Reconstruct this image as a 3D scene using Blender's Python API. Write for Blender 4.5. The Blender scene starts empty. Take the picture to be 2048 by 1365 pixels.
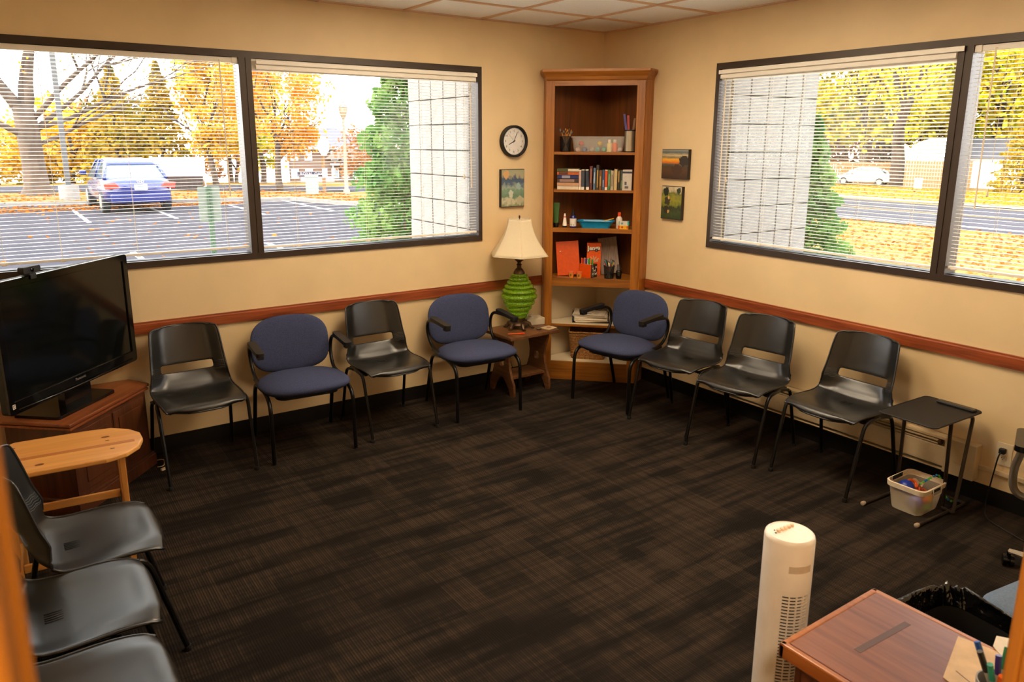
import bpy, math, random
from mathutils import Vector, Matrix, Euler
from mathutils.geometry import tessellate_polygon
import numpy as np

scene = bpy.context.scene
COL = scene.collection
R = math.radians
PI = math.pi

# ---------------------------------------------------------------- camera
cam_data = bpy.data.cameras.new('camera')
cam = bpy.data.objects.new('camera', cam_data)
COL.objects.link(cam)
r_ = Vector((0.8241528, -0.5663667, 0.0)); f_ = Vector((math.sin(R(34.49618823)) * math.cos(R(12.82567288)), math.cos(R(34.49618823)) * math.cos(R(12.82567288)), -math.sin(R(12.82567288))))
r_ = Vector((math.cos(R(34.49618823)), -math.sin(R(34.49618823)), 0)); u_ = r_.cross(f_)
ro = R(0.22122352)
rr = r_ * math.cos(ro) + u_ * math.sin(ro); uu = -r_ * math.sin(ro) + u_ * math.cos(ro)
cam.matrix_world = Matrix(((rr.x, uu.x, -f_.x, -4.22589807), (rr.y, uu.y, -f_.y, -4.83593408), (rr.z, uu.z, -f_.z, 1.889), (0, 0, 0, 1)))
cam_data.sensor_width = 36.0
cam_data.lens = 36.0 * 1506.7624 / 2048
cam_data.shift_x = 0.001436
cam_data.shift_y = -0.027154
cam_data.clip_start = 0.02
cam_data.clip_end = 600
cam_data.dof.use_dof = True
cam_data.dof.focus_distance = 5.2
cam_data.dof.aperture_fstop = 7.0
scene.camera = cam

# ---------------------------------------------------------------- world, sun, exposure
world = bpy.data.worlds.new('sky'); scene.world = world; world.use_nodes = True
wn = world.node_tree; wn.nodes.clear()
wo = wn.nodes.new('ShaderNodeOutputWorld'); wb = wn.nodes.new('ShaderNodeBackground')
wt = wn.nodes.new('ShaderNodeTexCoord'); wsx = wn.nodes.new('ShaderNodeSeparateXYZ'); wr = wn.nodes.new('ShaderNodeValToRGB')
wn.links.new(wt.outputs['Generated'], wsx.inputs[0]); wn.links.new(wsx.outputs['Z'], wr.inputs[0])
wr.color_ramp.elements[0].position = 0.0; wr.color_ramp.elements[0].color = (1.0, 0.95, 0.91, 1)
wr.color_ramp.elements[1].position = 0.8; wr.color_ramp.elements[1].color = (0.74, 0.82, 0.94, 1)
wn.links.new(wr.outputs[0], wb.inputs['Color']); wb.inputs['Strength'].default_value = 7.6
wn.links.new(wb.outputs[0], wo.inputs['Surface'])

sun_d = bpy.data.lights.new('sun', 'SUN'); sun = bpy.data.objects.new('sun', sun_d); COL.objects.link(sun)
sun_d.energy = 6.0; sun_d.color = (1.0, 0.86, 0.66); sun_d.angle = R(1.2)
sdir = Vector((-1.0, -0.03, 0.62)).normalized()          # towards the sun
sun.rotation_euler = sdir.to_track_quat('Z', 'Y').to_euler(); sun.location = (-30, 0, 30)

scene.view_settings.view_transform = 'Standard'
scene.view_settings.look = 'None'
scene.view_settings.gamma = 1.0
scene.view_settings.use_curve_mapping = False
scene.view_settings.exposure = 0.45
scene.cycles.max_bounces = 14; scene.cycles.diffuse_bounces = 7; scene.cycles.transparent_max_bounces = 24
scene.cycles.use_denoising = True
scene.cycles.sample_clamp_indirect = 6.0

# ---------------------------------------------------------------- materials
def lin(c):
    c = [x / 255.0 for x in c]
    return tuple((x / 12.92 if x <= 0.04045 else ((x + 0.055) / 1.055) ** 2.4) for x in c) + (1.0,)

def newmat(name):
    m = bpy.data.materials.new(name); m.use_nodes = True
    nt = m.node_tree; b = nt.nodes['Principled BSDF']
    return m, nt, b

def setup_coords(nt, scale=(1, 1, 1), kind='Object'):
    tc = nt.nodes.new('ShaderNodeTexCoord'); mp = nt.nodes.new('ShaderNodeMapping')
    mp.inputs['Scale'].default_value = scale
    nt.links.new(tc.outputs[kind], mp.inputs[0])
    return mp.outputs[0]

def pm(name, col, rough=0.5, metallic=0.0, var=0.10, scale=14, bump=0.0, bscale=None, spec=0.5, col2=None, stretch=(1, 1, 1), coat=0.0, detail=4, alpha=None):
    m, nt, b = newmat(name)
    co = setup_coords(nt, stretch)
    n = nt.nodes.new('ShaderNodeTexNoise'); n.inputs['Scale'].default_value = scale; n.inputs['Detail'].default_value = detail
    nt.links.new(co, n.inputs['Vector'])
    cr = nt.nodes.new('ShaderNodeValToRGB')
    c = lin(col); c2 = lin(col2) if col2 else None
    a = tuple(min(1, x * (1 - var)) for x in c[:3]) + (1,); z = c2 or tuple(min(1, x * (1 + var)) for x in c[:3]) + (1,)
    cr.color_ramp.elements[0].position = 0.36; cr.color_ramp.elements[0].color = a
    cr.color_ramp.elements[1].position = 0.64; cr.color_ramp.elements[1].color = z
    nt.links.new(n.outputs['Fac'], cr.inputs[0]); nt.links.new(cr.outputs[0], b.inputs['Base Color'])
    b.inputs['Roughness'].default_value = rough; b.inputs['Metallic'].default_value = metallic
    b.inputs['Specular IOR Level'].default_value = spec; b.inputs['Coat Weight'].default_value = coat
    if bump:
        bn = nt.nodes.new('ShaderNodeTexNoise'); bn.inputs['Scale'].default_value = bscale or scale * 4; bn.inputs['Detail'].default_value = 3
        nt.links.new(co, bn.inputs['Vector'])
        bp = nt.nodes.new('ShaderNodeBump'); bp.inputs['Strength'].default_value = bump; bp.inputs['Distance'].default_value = 0.004
        nt.links.new(bn.outputs['Fac'], bp.inputs['Height']); nt.links.new(bp.outputs[0], b.inputs['Normal'])
    if alpha is not None:
        b.inputs['Alpha'].default_value = alpha
    return m

def wood(name, c1, c2, axis='z', rough=0.42, fine=60, coat=0.15, mid=None):
    s = {'x': (0.06, 1, 1), 'y': (1, 0.06, 1), 'z': (1, 1, 0.06)}[axis]
    m, nt, b = newmat(name)
    co = setup_coords(nt, s)
    n = nt.nodes.new('ShaderNodeTexNoise'); n.inputs['Scale'].default_value = fine; n.inputs['Detail'].default_value = 5; n.inputs['Distortion'].default_value = 0.6
    n2 = nt.nodes.new('ShaderNodeTexNoise'); n2.inputs['Scale'].default_value = fine / 7; n2.inputs['Detail'].default_value = 3; n2.inputs['Distortion'].default_value = 1.2
    nt.links.new(co, n.inputs['Vector']); nt.links.new(co, n2.inputs['Vector'])
    mx = nt.nodes.new('ShaderNodeMath'); mx.operation = 'ADD'
    mx2 = nt.nodes.new('ShaderNodeMath'); mx2.operation = 'MULTIPLY'; mx2.inputs[1].default_value = 0.5
    nt.links.new(n.outputs['Fac'], mx.inputs[0]); nt.links.new(n2.outputs['Fac'], mx.inputs[1]); nt.links.new(mx.outputs[0], mx2.inputs[0])
    cr = nt.nodes.new('ShaderNodeValToRGB')
    cr.color_ramp.elements[0].position = 0.38; cr.color_ramp.elements[0].color = lin(c1)
    cr.color_ramp.elements[1].position = 0.60; cr.color_ramp.elements[1].color = lin(c2)
    nt.links.new(mx2.outputs[0], cr.inputs[0]); nt.links.new(cr.outputs[0], b.inputs['Base Color'])
    b.inputs['Roughness'].default_value = rough; b.inputs['Coat Weight'].default_value = coat; b.inputs['Coat Roughness'].default_value = 0.3
    bp = nt.nodes.new('ShaderNodeBump'); bp.inputs['Strength'].default_value = 0.12; bp.inputs['Distance'].default_value = 0.002
    nt.links.new(n.outputs['Fac'], bp.inputs['Height']); nt.links.new(bp.outputs[0], b.inputs['Normal'])
    return m

def glass_sheet(name, tint=(1, 1, 1), refl=1.0):
    m = bpy.data.materials.new(name); m.use_nodes = True; nt = m.node_tree; nt.nodes.clear()
    o = nt.nodes.new('ShaderNodeOutputMaterial'); t = nt.nodes.new('ShaderNodeBsdfTransparent'); g = nt.nodes.new('ShaderNodeBsdfGlossy')
    t.inputs[0].default_value = (*tint, 1); g.inputs['Roughness'].default_value = 0.03; g.inputs['Color'].default_value = (1, 1, 1, 1)
    fr = nt.nodes.new('ShaderNodeFresnel'); fr.inputs['IOR'].default_value = 1.35
    ml = nt.nodes.new('ShaderNodeMath'); ml.operation = 'MULTIPLY'; ml.inputs[1].default_value = refl
    mx = nt.nodes.new('ShaderNodeMixShader')
    nt.links.new(fr.outputs[0], ml.inputs[0]); nt.links.new(ml.outputs[0], mx.inputs[0]); nt.links.new(t.outputs[0], mx.inputs[1]); nt.links.new(g.outputs[0], mx.inputs[2]); nt.links.new(mx.outputs[0], o.inputs[0])
    return m

def leafmat(name, c1, c2, c3=None, scale=1.2, dim=.78):
    c1, c2, c3 = [tuple(v * dim for v in c) if c else None for c in (c1, c2, c3)]
    m = bpy.data.materials.new(name); m.use_nodes = True; nt = m.node_tree; nt.nodes.clear()
    o = nt.nodes.new('ShaderNodeOutputMaterial'); d = nt.nodes.new('ShaderNodeBsdfDiffuse'); t = nt.nodes.new('ShaderNodeBsdfTranslucent'); mx = nt.nodes.new('ShaderNodeMixShader')
    mx.inputs[0].default_value = 0.45
    co = setup_coords(nt)
    n = nt.nodes.new('ShaderNodeTexNoise'); n.inputs['Scale'].default_value = scale; n.inputs['Detail'].default_value = 6
    nt.links.new(co, n.inputs['Vector'])
    cr = nt.nodes.new('ShaderNodeValToRGB'); e = cr.color_ramp.elements
    e[0].position = 0.35; e[0].color = lin(c1); e[1].position = 0.65; e[1].color = lin(c2)
    if c3: x = e.new(0.5); x.color = lin(c3)
    nt.links.new(n.outputs['Fac'], cr.inputs[0])
    for s in (d, t): nt.links.new(cr.outputs[0], s.inputs['Color'])
    nt.links.new(d.outputs[0], mx.inputs[1]); nt.links.new(t.outputs[0], mx.inputs[2]); nt.links.new(mx.outputs[0], o.inputs[0])
    return m

M = {}
M['wall'] = pm('wall_paint', (224, 197, 152), 0.42, var=0.035, scale=3, bump=0.10, bscale=180, spec=0.4)
M['white_wall'] = pm('cream_paint', (222, 204, 170), 0.5, var=0.03, scale=4, bump=0.05, bscale=120)
M['tile'] = pm('acoustic_tile', (246, 244, 241), 0.9, var=0.07, scale=160, bump=0.5, bscale=200)
M['grid'] = pm('ceiling_grid_metal', (214, 176, 140), 0.5, var=0.03)
M['bronze'] = pm('bronze_aluminium', (58, 45, 35), 0.38, metallic=0.25, var=0.08, scale=8, spec=0.5)
M['bronze_dark'] = pm('dark_gasket', (30, 26, 24), 0.6, var=0.1)
M['blind'] = pm('blind_vinyl', (238, 232, 220), 0.4, var=0.02, spec=0.5)
M['cord'] = pm('blind_cord', (222, 206, 178), 0.7, var=0.05)
M['wand'] = pm('clear_wand', (230, 215, 190), 0.25, var=0.03)
M['glass'] = glass_sheet('window_glass', (0.97, 0.98, 0.97), 0.8)
M['rail'] = wood('cherry_rail', (112, 50, 24), (158, 78, 38), 'x', fine=70, rough=0.35)
M['rail_y'] = wood('cherry_rail_y', (112, 50, 24), (158, 78, 38), 'y', fine=70, rough=0.35)
M['cove'] = pm('black_cove_base', (10, 9, 8), 0.45, var=0.15, scale=6)
M['oak'] = wood('honey_wood', (132, 76, 20), (174, 108, 32), 'z', fine=45)
M['oak_dark'] = wood('walnut_back', (88, 46, 16), (122, 68, 24), 'z', fine=30, rough=0.5)
M['oak_x'] = wood('honey_wood_cross', (128, 74, 20), (170, 106, 32), 'x', fine=45)
M['table_oak'] = wood('brown_oak', (82, 50, 25), (118, 76, 42), 'y', fine=50, rough=0.5)
M['stand'] = wood('stand_cherry', (66, 32, 15), (98, 52, 26), 'z', fine=40)
M['stand_top'] = wood('stand_top_cherry', (120, 62, 32), (160, 92, 50), 'x', fine=40, rough=0.3)
M['pine'] = wood('knotty_pine', (206, 140, 66), (228, 168, 92), 'x', fine=22, rough=0.35, coat=0.3)
M['pine_leg'] = wood('knotty_pine_leg', (200, 134, 62), (222, 160, 86), 'z', fine=22, rough=0.35, coat=0.3)
M['knot'] = pm('pine_knot', (110, 62, 26), 0.5, var=0.3, scale=60)
M['desk'] = wood('desk_veneer', (104, 54, 36), (138, 80, 54), 'y', fine=60, rough=0.32, coat=0.3)
M['desk_edge'] = wood('desk_edging', (150, 84, 34), (178, 108, 50), 'y', fine=50, rough=0.3, coat=0.3)
M['door_wood'] = wood('door_casing_wood', (150, 92, 24), (176, 112, 36), 'z', fine=18, rough=0.4)
M['black_plastic'] = pm('black_polypropylene', (23, 23, 22), 0.30, var=0.10, scale=30, bump=0.08, bscale=700, spec=0.75)
M['black_matte'] = pm('black_matte', (13, 12, 12), 0.6, var=0.15, scale=20)
M['black_gloss'] = pm('black_gloss', (10, 10, 11), 0.12, var=0.05, spec=0.5)
M['screen'] = pm('dark_screen_glass', (9, 12, 12), 0.10, var=0.05, spec=0.5)
M['tube'] = pm('black_tube_steel', (18, 16, 15), 0.34, metallic=0.5, var=0.1)
M['tube_brown'] = pm('dark_bronze_tube', (70, 60, 52), 0.35, metallic=0.7, var=0.1)
M['foot_tan'] = pm('tan_rubber', (168, 150, 128), 0.6)
M['fabric'] = pm('blue_tweed', (56, 66, 100), 0.95, var=0.28, scale=420, bump=0.6, bscale=900, detail=2, spec=0.2, col2=(78, 84, 116))
M['fabric_grey'] = pm('blue_grey_fabric', (98, 116, 140), 0.8, var=0.1, scale=120, bump=0.3, bscale=500)
M['chrome'] = pm('screw_steel', (190, 180, 165), 0.25, metallic=1.0, var=0.05)
M['silver'] = pm('brushed_silver', (186, 174, 154), 0.3, metallic=0.8, var=0.05)
M['leather'] = pm('black_vinyl_seat', (18, 20, 23), 0.38, var=0.12, scale=18, bump=0.25, bscale=260)
M['white_plastic'] = pm('warm_white_plastic', (246, 238, 226), 0.32, var=0.03)
M['slit'] = pm('dark_slit', (14, 13, 12), 0.8)
M['heater'] = pm('almond_enamel', (206, 184, 146), 0.45, var=0.10, scale=7, bump=0.05)
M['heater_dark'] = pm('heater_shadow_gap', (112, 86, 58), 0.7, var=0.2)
M['bag'] = pm('black_bin_bag', (13, 13, 14), 0.17, var=0.2, scale=10, bump=0.8, bscale=14, spec=0.7)
M['bag'].node_tree.nodes['Bump'].inputs['Distance'].default_value = .03
M['outlet'] = pm('ivory_plate', (224, 208, 176), 0.35, var=0.02)
M['bronze_lamp'] = pm('antique_bronze', (84, 62, 44), 0.42, metallic=0.6, var=0.25, scale=40, bump=0.6, bscale=70)
M['shade'] = None
M['paper'] = pm('white_paper', (226, 214, 196), 0.8, var=0.05, scale=30)
M['paper_tan'] = pm('tan_printed_paper', (214, 184, 148), 0.8, var=0.12, scale=18)
M['wicker'] = pm('wicker', (150, 104, 52), 0.8, var=0.45, scale=90, bump=1.0, bscale=130, stretch=(1, 1, 1.6))

_cache = {}
def cm(rgb, rough=0.5, metallic=0.0, var=0.06, scale=40, **k):
    key = (rgb, rough, metallic)
    if key not in _cache:
        _cache[key] = pm('paint_%d_%d_%d' % rgb, rgb, rough, metallic, var=var, scale=scale, **k)
    return _cache[key]

# carpet: dark brown loop pile with fine ribs running along y and broken darker bands along x
def carpet():
    m, nt, b = newmat('ribbed_carpet'); L = nt.links.new
    tc = nt.nodes.new('ShaderNodeTexCoord')
    sp = nt.nodes.new('ShaderNodeSeparateXYZ'); L(tc.outputs['Object'], sp.inputs[0])
    def mp(sc, loc=(0, 0, 0)):
        q = nt.nodes.new('ShaderNodeMapping'); q.inputs['Scale'].default_value = sc; q.inputs['Location'].default_value = loc; L(tc.outputs['Object'], q.inputs[0]); return q.outputs[0]
    def math_(op, a, bb=None, c=None):
        q = nt.nodes.new('ShaderNodeMath'); q.operation = op
        for i, v in enumerate((a, bb, c)):
            if v is None: continue
            if isinstance(v, (int, float)): q.inputs[i].default_value = v
            else: L(v, q.inputs[i])
        return q.outputs[0]
    def noise(vec, scale, detail=2):
        q = nt.nodes.new('ShaderNodeTexNoise'); q.inputs['Scale'].default_value = scale; q.inputs['Detail'].default_value = detail; L(vec, q.inputs['Vector']); return q.outputs['Fac']
    def white(vec):
        q = nt.nodes.new('ShaderNodeTexWhiteNoise'); q.noise_dimensions = '2D'; L(vec, q.inputs['Vector']); return q.outputs['Value']
    def cells(sx, sy, ox=0, oy=0):
        q = nt.nodes.new('ShaderNodeCombineXYZ')
        L(math_('FLOOR', math_('MULTIPLY_ADD', sp.outputs['X'], sx, ox)), q.inputs[0]); L(math_('FLOOR', math_('MULTIPLY_ADD', sp.outputs['Y'], sy, oy)), q.inputs[1]); return q.outputs[0]
    rib = math_('SINE', math_('MULTIPLY', sp.outputs['X'], 2 * PI / 0.0105))
    rib = math_('MULTIPLY_ADD', rib, 0.5, 0.5)
    ribsel = white(cells(1 / 0.0105, 3.3))                          # each rib differs a little
    band = noise(mp((1.3, 15, 1)), 1.0, 3)                          # streaks long in x
    band2 = noise(mp((3.0, 40, 1), (4, 2, 0)), 1.0, 2)
    patch = white(cells(4.2, 9.0, 0.3, 0.1)); patch2 = white(cells(7.5, 3.3, 3.1, 5.2))
    s = math_('ADD', math_('MULTIPLY', math_('SUBTRACT', band, 0.5), 3.4), math_('MULTIPLY', math_('SUBTRACT', band2, 0.5), 1.6))
    s = math_('ADD', s, math_('MULTIPLY', math_('SUBTRACT', patch, 0.5), 0.42))
    s = math_('ADD', s, math_('MULTIPLY', math_('SUBTRACT', patch2, 0.5), 0.40))
    s = nt.nodes.new('ShaderNodeClamp'); S = s
    tot = math_('ADD', math_('ADD', math_('MULTIPLY', math_('SUBTRACT', band, 0.5), 3.2), math_('MULTIPLY', math_('SUBTRACT', band2, 0.5), 0.9)),
                math_('ADD', math_('MULTIPLY', math_('SUBTRACT', patch, 0.5), 0.45), math_('MULTIPLY', math_('SUBTRACT', patch2, 0.5), 0.45)))
    L(math_('ADD', tot, 0.45), S.inputs[0]); light = S.outputs[0]
    a = math_('MULTIPLY', light, math_('MULTIPLY_ADD', rib, 0.75, 0.25))
    a = math_('MULTIPLY', a, math_('MULTIPLY_ADD', ribsel, 0.7, 0.5))
    cr = nt.nodes.new('ShaderNodeValToRGB'); e = cr.color_ramp.elements
    e[0].position = 0.0; e[0].color = lin((22, 17, 14)); e[1].position = 0.85; e[1].color = lin((62, 50, 40))
    L(a, cr.inputs[0]); L(cr.outputs[0], b.inputs['Base Color'])
    b.inputs['Roughness'].default_value = 0.95; b.inputs['Specular IOR Level'].default_value = 0.15
    bp = nt.nodes.new('ShaderNodeBump'); bp.inputs['Strength'].default_value = 0.35; bp.inputs['Distance'].default_value = 0.003
    L(rib, bp.inputs['Height']); L(bp.outputs[0], b.inputs['Normal'])
    return m
M['carpet'] = carpet()

def shade_mat():
    m, nt, b = newmat('lamp_shade_fabric'); L = nt.links.new
    nt.nodes.remove(b); o = nt.nodes['Material Output']
    d = nt.nodes.new('ShaderNodeBsdfDiffuse'); t = nt.nodes.new('ShaderNodeBsdfTranslucent'); mx = nt.nodes.new('ShaderNodeMixShader')
    co = setup_coords(nt); n = nt.nodes.new('ShaderNodeTexNoise'); n.inputs['Scale'].default_value = 200; L(co, n.inputs['Vector'])
    cr = nt.nodes.new('ShaderNodeValToRGB'); cr.color_ramp.elements[0].color = lin((236, 222, 192)); cr.color_ramp.elements[1].color = lin((246, 236, 210)); L(n.outputs['Fac'], cr.inputs[0])
    L(cr.outputs[0], d.inputs[0]); L(cr.outputs[0], t.inputs[0]); mx.inputs[0].default_value = 0.35
    L(d.outputs[0], mx.inputs[1]); L(t.outputs[0], mx.inputs[2]); L(mx.outputs[0], o.inputs[0]); return m
M['shade'] = shade_mat()

def green_glass():
    m, nt, b = newmat('crackled_green_glass'); L = nt.links.new
    b.inputs['Base Color'].default_value = lin((150, 222, 40)); b.inputs['Roughness'].default_value = 0.12
    b.inputs['Transmission Weight'].default_value = 0.72; b.inputs['IOR'].default_value = 1.45
    co = setup_coords(nt); v = nt.nodes.new('ShaderNodeTexVoronoi'); v.feature = 'DISTANCE_TO_EDGE'; v.inputs['Scale'].default_value = 55; L(co, v.inputs['Vector'])
    cr = nt.nodes.new('ShaderNodeValToRGB'); cr.color_ramp.elements[0].color = lin((70, 150, 14)); cr.color_ramp.elements[1].color = lin((178, 230, 48)); cr.color_ramp.elements[1].position = 0.12
    L(v.outputs[0], cr.inputs[0]); L(cr.outputs[0], b.inputs['Base Color'])
    bp = nt.nodes.new('ShaderNodeBump'); bp.inputs['Strength'].default_value = 0.4; bp.inputs['Distance'].default_value = 0.002
    L(v.outputs[0], bp.inputs['Height']); L(bp.outputs[0], b.inputs['Normal']); return m
M['green_glass'] = green_glass()

def clear_plastic(name, col, alpha, rough=0.25):
    m, nt, b = newmat(name)
    b.inputs['Base Color'].default_value = lin(col); b.inputs['Alpha'].default_value = alpha; b.inputs['Roughness'].default_value = rough
    co = setup_coords(nt); n = nt.nodes.new('ShaderNodeTexNoise'); n.inputs['Scale'].default_value = 12
    nt.links.new(co, n.inputs['Vector']); mr = nt.nodes.new('ShaderNodeMapRange'); mr.inputs['To Min'].default_value = alpha * 0.85; mr.inputs['To Max'].default_value = min(1, alpha * 1.15)
    nt.links.new(n.outputs['Fac'], mr.inputs['Value']); nt.links.new(mr.outputs[0], b.inputs['Alpha'])
    return m
M['clear_bin'] = clear_plastic('frosted_bin_plastic', (226, 222, 214), 0.24)
M['clear_box'] = clear_plastic('dark_clear_acrylic', (60, 56, 50), 0.45, 0.1)

def mesh_mat(name, col, hole=0.0022, fill=0.45, axes=('X', 'Z')):
    m, nt, b = newmat(name); L = nt.links.new
    b.inputs['Base Color'].default_value = lin(col); b.inputs['Roughness'].default_value = 0.45
    co = setup_coords(nt); v = nt.nodes.new('ShaderNodeTexVoronoi'); v.inputs['Scale'].default_value = 1 / (hole * 2); v.inputs['Randomness'].default_value = 0.0
    L(co, v.inputs['Vector']); g = nt.nodes.new('ShaderNodeMath'); g.operation = 'GREATER_THAN'; g.inputs[1].default_value = fill
    L(v.outputs['Distance'], g.inputs[0]); L(g.outputs[0], b.inputs['Alpha'])
    return m
M['mesh_black'] = clear_plastic('black_wire_mesh', (16, 15, 14), 0.8, 0.5)
M['mesh_white'] = clear_plastic('cream_perforated_plastic', (228, 214, 190), 0.50, 0.4)

# ---------------------------------------------------------------- mesh builder
class MB:
    def __init__(s): s.v = []; s.f = []; s.mi = []; s.cur = 0
    def add(s, vs, fs, T=None):
        n = len(s.v)
        s.v.extend([tuple(T @ Vector(p)) for p in vs] if T is not None else [tuple(p) for p in vs])
        s.f.extend([tuple(i + n for i in f) for f in fs]); s.mi.extend([s.cur] * len(fs)); return s
    def box(s, x0, x1, y0, y1, z0, z1, T=None):
        vs = [(x0, y0, z0), (x1, y0, z0), (x1, y1, z0), (x0, y1, z0), (x0, y0, z1), (x1, y0, z1), (x1, y1, z1), (x0, y1, z1)]
        return s.add(vs, [(0, 3, 2, 1), (4, 5, 6, 7), (0, 1, 5, 4), (1, 2, 6, 5), (2, 3, 7, 6), (3, 0, 4, 7)], T)
    def cbox(s, c, d, rz=0.0, T=None):
        m = Matrix.Translation(c) @ Matrix.Rotation(rz, 4, 'Z')
        if T is not None: m = T @ m
        return s.box(-d[0] / 2, d[0] / 2, -d[1] / 2, d[1] / 2, -d[2] / 2, d[2] / 2, m)
    def tube(s, pts, r, n=8, T=None, closed=False, radii=None):
        P = [Vector(p) for p in pts]; k = len(P); vs = []; fs = []
        up = None
        for i, p in enumerate(P):
            if closed: t = (P[(i + 1) % k] - P[i - 1]).normalized()
            else: t = (P[min(i + 1, k - 1)] - P[max(i - 1, 0)]).normalized()
            if up is None:
                a = Vector((0, 0, 1)) if abs(t.z) < 0.9 else Vector((1, 0, 0))
                up = (a - t * a.dot(t)).normalized()
            else:
                up = (up - t * up.dot(t))
                up = up.normalized() if up.length > 1e-6 else Vector((0, 0, 1))
            w = t.cross(up); rad = radii[i] if radii else r
            for j in range(n):
                a = 2 * PI * j / n
                vs.append(p + (up * math.cos(a) + w * math.sin(a)) * rad)
        for i in range(k if closed else k - 1):
            i2 = (i + 1) % k
            for j in range(n):
                j2 = (j + 1) % n
                fs.append((i * n + j, i * n + j2, i2 * n + j2, i2 * n + j))
        if not closed:
            fs.append(tuple(range(n - 1, -1, -1))); fs.append(tuple((k - 1) * n + j for j in range(n)))
        return s.add(vs, fs, T)
    def lathe(s, prof, n=24, T=None, cap0=True, cap1=True, sx=1.0, sy=1.0):
        vs = []; fs = []
        for r, z in prof:
            for j in range(n):
                a = 2 * PI * j / n; vs.append((r * math.cos(a) * sx, r * math.sin(a) * sy, z))
        for i in range(len(prof) - 1):
            for j in range(n):
                j2 = (j + 1) % n; fs.append((i * n + j, i * n + j2, (i + 1) * n + j2, (i + 1) * n + j))
        if cap0: fs.append(tuple(range(n - 1, -1, -1)))
        if cap1: fs.append(tuple((len(prof) - 1) * n + j for j in range(n)))
        return s.add(vs, fs, T)
    def prism(s, poly, z0, z1, T=None, holes=()):
        loops = [list(poly)] + [list(h) for h in holes]
        flat = [p for l in loops for p in l]; n = len(flat)
        tris = tessellate_polygon([[Vector((p[0], p[1], 0)) for p in l] for l in loops])
        vs = [(p[0], p[1], z0) for p in flat] + [(p[0], p[1], z1) for p in flat]
        fs = [tuple(reversed(t)) for t in tris] + [tuple(i + n for i in t) for t in tris]
        o = 0
        for l in loops:
            k = len(l)
            for i in range(k): fs.append((o + i, o + (i + 1) % k, o + (i + 1) % k + n, o + i + n))
            o += k
        return s.add(vs, fs, T)
    def grid(s, fn, nu, nv, T=None, skip=None, closed_u=False):
        vs = [fn(i / nu, j / nv) for j in range(nv + 1) for i in range(nu + 1)]
        fs = [(j * (nu + 1) + i, j * (nu + 1) + i + 1, (j + 1) * (nu + 1) + i + 1, (j + 1) * (nu + 1) + i) for j in range(nv) for i in range(nu) if not (skip and skip(i, j))]
        return s.add(vs, fs, T)
    def build(s, name, mat, parent=None, smooth=False, bevel=0.0, bseg=2, world=False, subsurf=0, solid=0.0, normals=True):
        me = bpy.data.meshes.new(name)
        vs = s.v
        if world and parent is not None:
            inv = WM(parent).inverted(); vs = [tuple(inv @ Vector(p)) for p in vs]
        me.from_pydata(vs, [], s.f); me.update()
        if normals:
            import bmesh
            bm = bmesh.new(); bm.from_mesh(me); bmesh.ops.recalc_face_normals(bm, faces=bm.faces); bm.to_mesh(me); bm.free()
        mats = mat if isinstance(mat, (list, tuple)) else [mat]
        for m in mats: me.materials.append(m)
        if len(mats) > 1: me.polygons.foreach_set('material_index', s.mi)
        o = bpy.data.objects.new(name, me); COL.objects.link(o)
        if parent is not None: o.parent = parent
        if smooth:
            me.polygons.foreach_set('use_smooth', [True] * len(me.polygons))
            if smooth == 'auto':
                try: me.set_sharp_from_angle(angle=R(38))
                except Exception: pass
        if solid:
            md = o.modifiers.new('s', 'SOLIDIFY'); md.thickness = solid; md.offset = 0
        if bevel:
            md = o.modifiers.new('b', 'BEVEL'); md.width = bevel; md.segments = bseg; md.limit_method = 'ANGLE'
        if subsurf:
            md = o.modifiers.new('u', 'SUBSURF'); md.levels = subsurf; md.render_levels = subsurf
        return o

def WM(o):
    m = o.matrix_basis.copy()
    while o.parent is not None:
        o = o.parent; m = o.matrix_basis @ m
    return m

def empty(name, loc, label, cat, rz=0.0, group=None, kind=None):
    o = bpy.data.objects.new(name, None); COL.objects.link(o)
    o.location = loc; o.rotation_euler = (0, 0, rz); o.empty_display_size = 0.1
    return tag(o, label, cat, group, kind)
def tag(o, label=None, cat=None, group=None, kind=None):
    if label: o['label'] = label
    if cat: o['category'] = cat
    if group: o['group'] = group
    if kind: o['kind'] = kind
    return o
def struct(o, label=None):
    o['kind'] = 'structure'
    if label: o['label'] = label
    return o
KIDS = {}
def kids(o):
    if not KIDS:
        for q in COL.objects:
            if q.parent is not None: KIDS.setdefault(q.parent.name, []).append(q)
    return [q for q in COL.objects if q.parent == o]
def dup(o, loc, rz, label, group=None):
    c = o.copy(); COL.objects.link(c); c.location = loc; c.rotation_euler = (0, 0, rz); c['label'] = label
    if group: c['group'] = group
    for ch in kids(o):
        d = ch.copy(); COL.objects.link(d); d.parent = c
        for g in kids(ch):
            e = g.copy(); COL.objects.link(e); e.parent = d
    return c
def smooth_path(pts, seg=5, rad=0.05):
    """fillet the corners of a polyline"""
    P = [Vector(p) for p in pts]; out = [P[0]]
    for i in range(1, len(P) - 1):
        a, b, c = P[i - 1], P[i], P[i + 1]
        d1 = min(rad, (a - b).length * 0.49); d2 = min(rad, (c - b).length * 0.49)
        s = b + (a - b).normalized() * d1; e = b + (c - b).normalized() * d2
        for k in range(seg + 1):
            t = k / seg; out.append((1 - t) ** 2 * s + 2 * t * (1 - t) * b + t * t * e)
    out.append(P[-1]); return out
def rrect(x0, x1, y0, y1, r, seg=5):
    out = []
    for cx, cy, a0 in ((x1 - r, y0 + r, -90), (x1 - r, y1 - r, 0), (x0 + r, y1 - r, 90), (x0 + r, y0 + r, 180)):
        for k in range(seg + 1):
            a = R(a0 + 90 * k / seg); out.append((cx + r * math.cos(a), cy + r * math.sin(a)))
    return out
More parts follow.
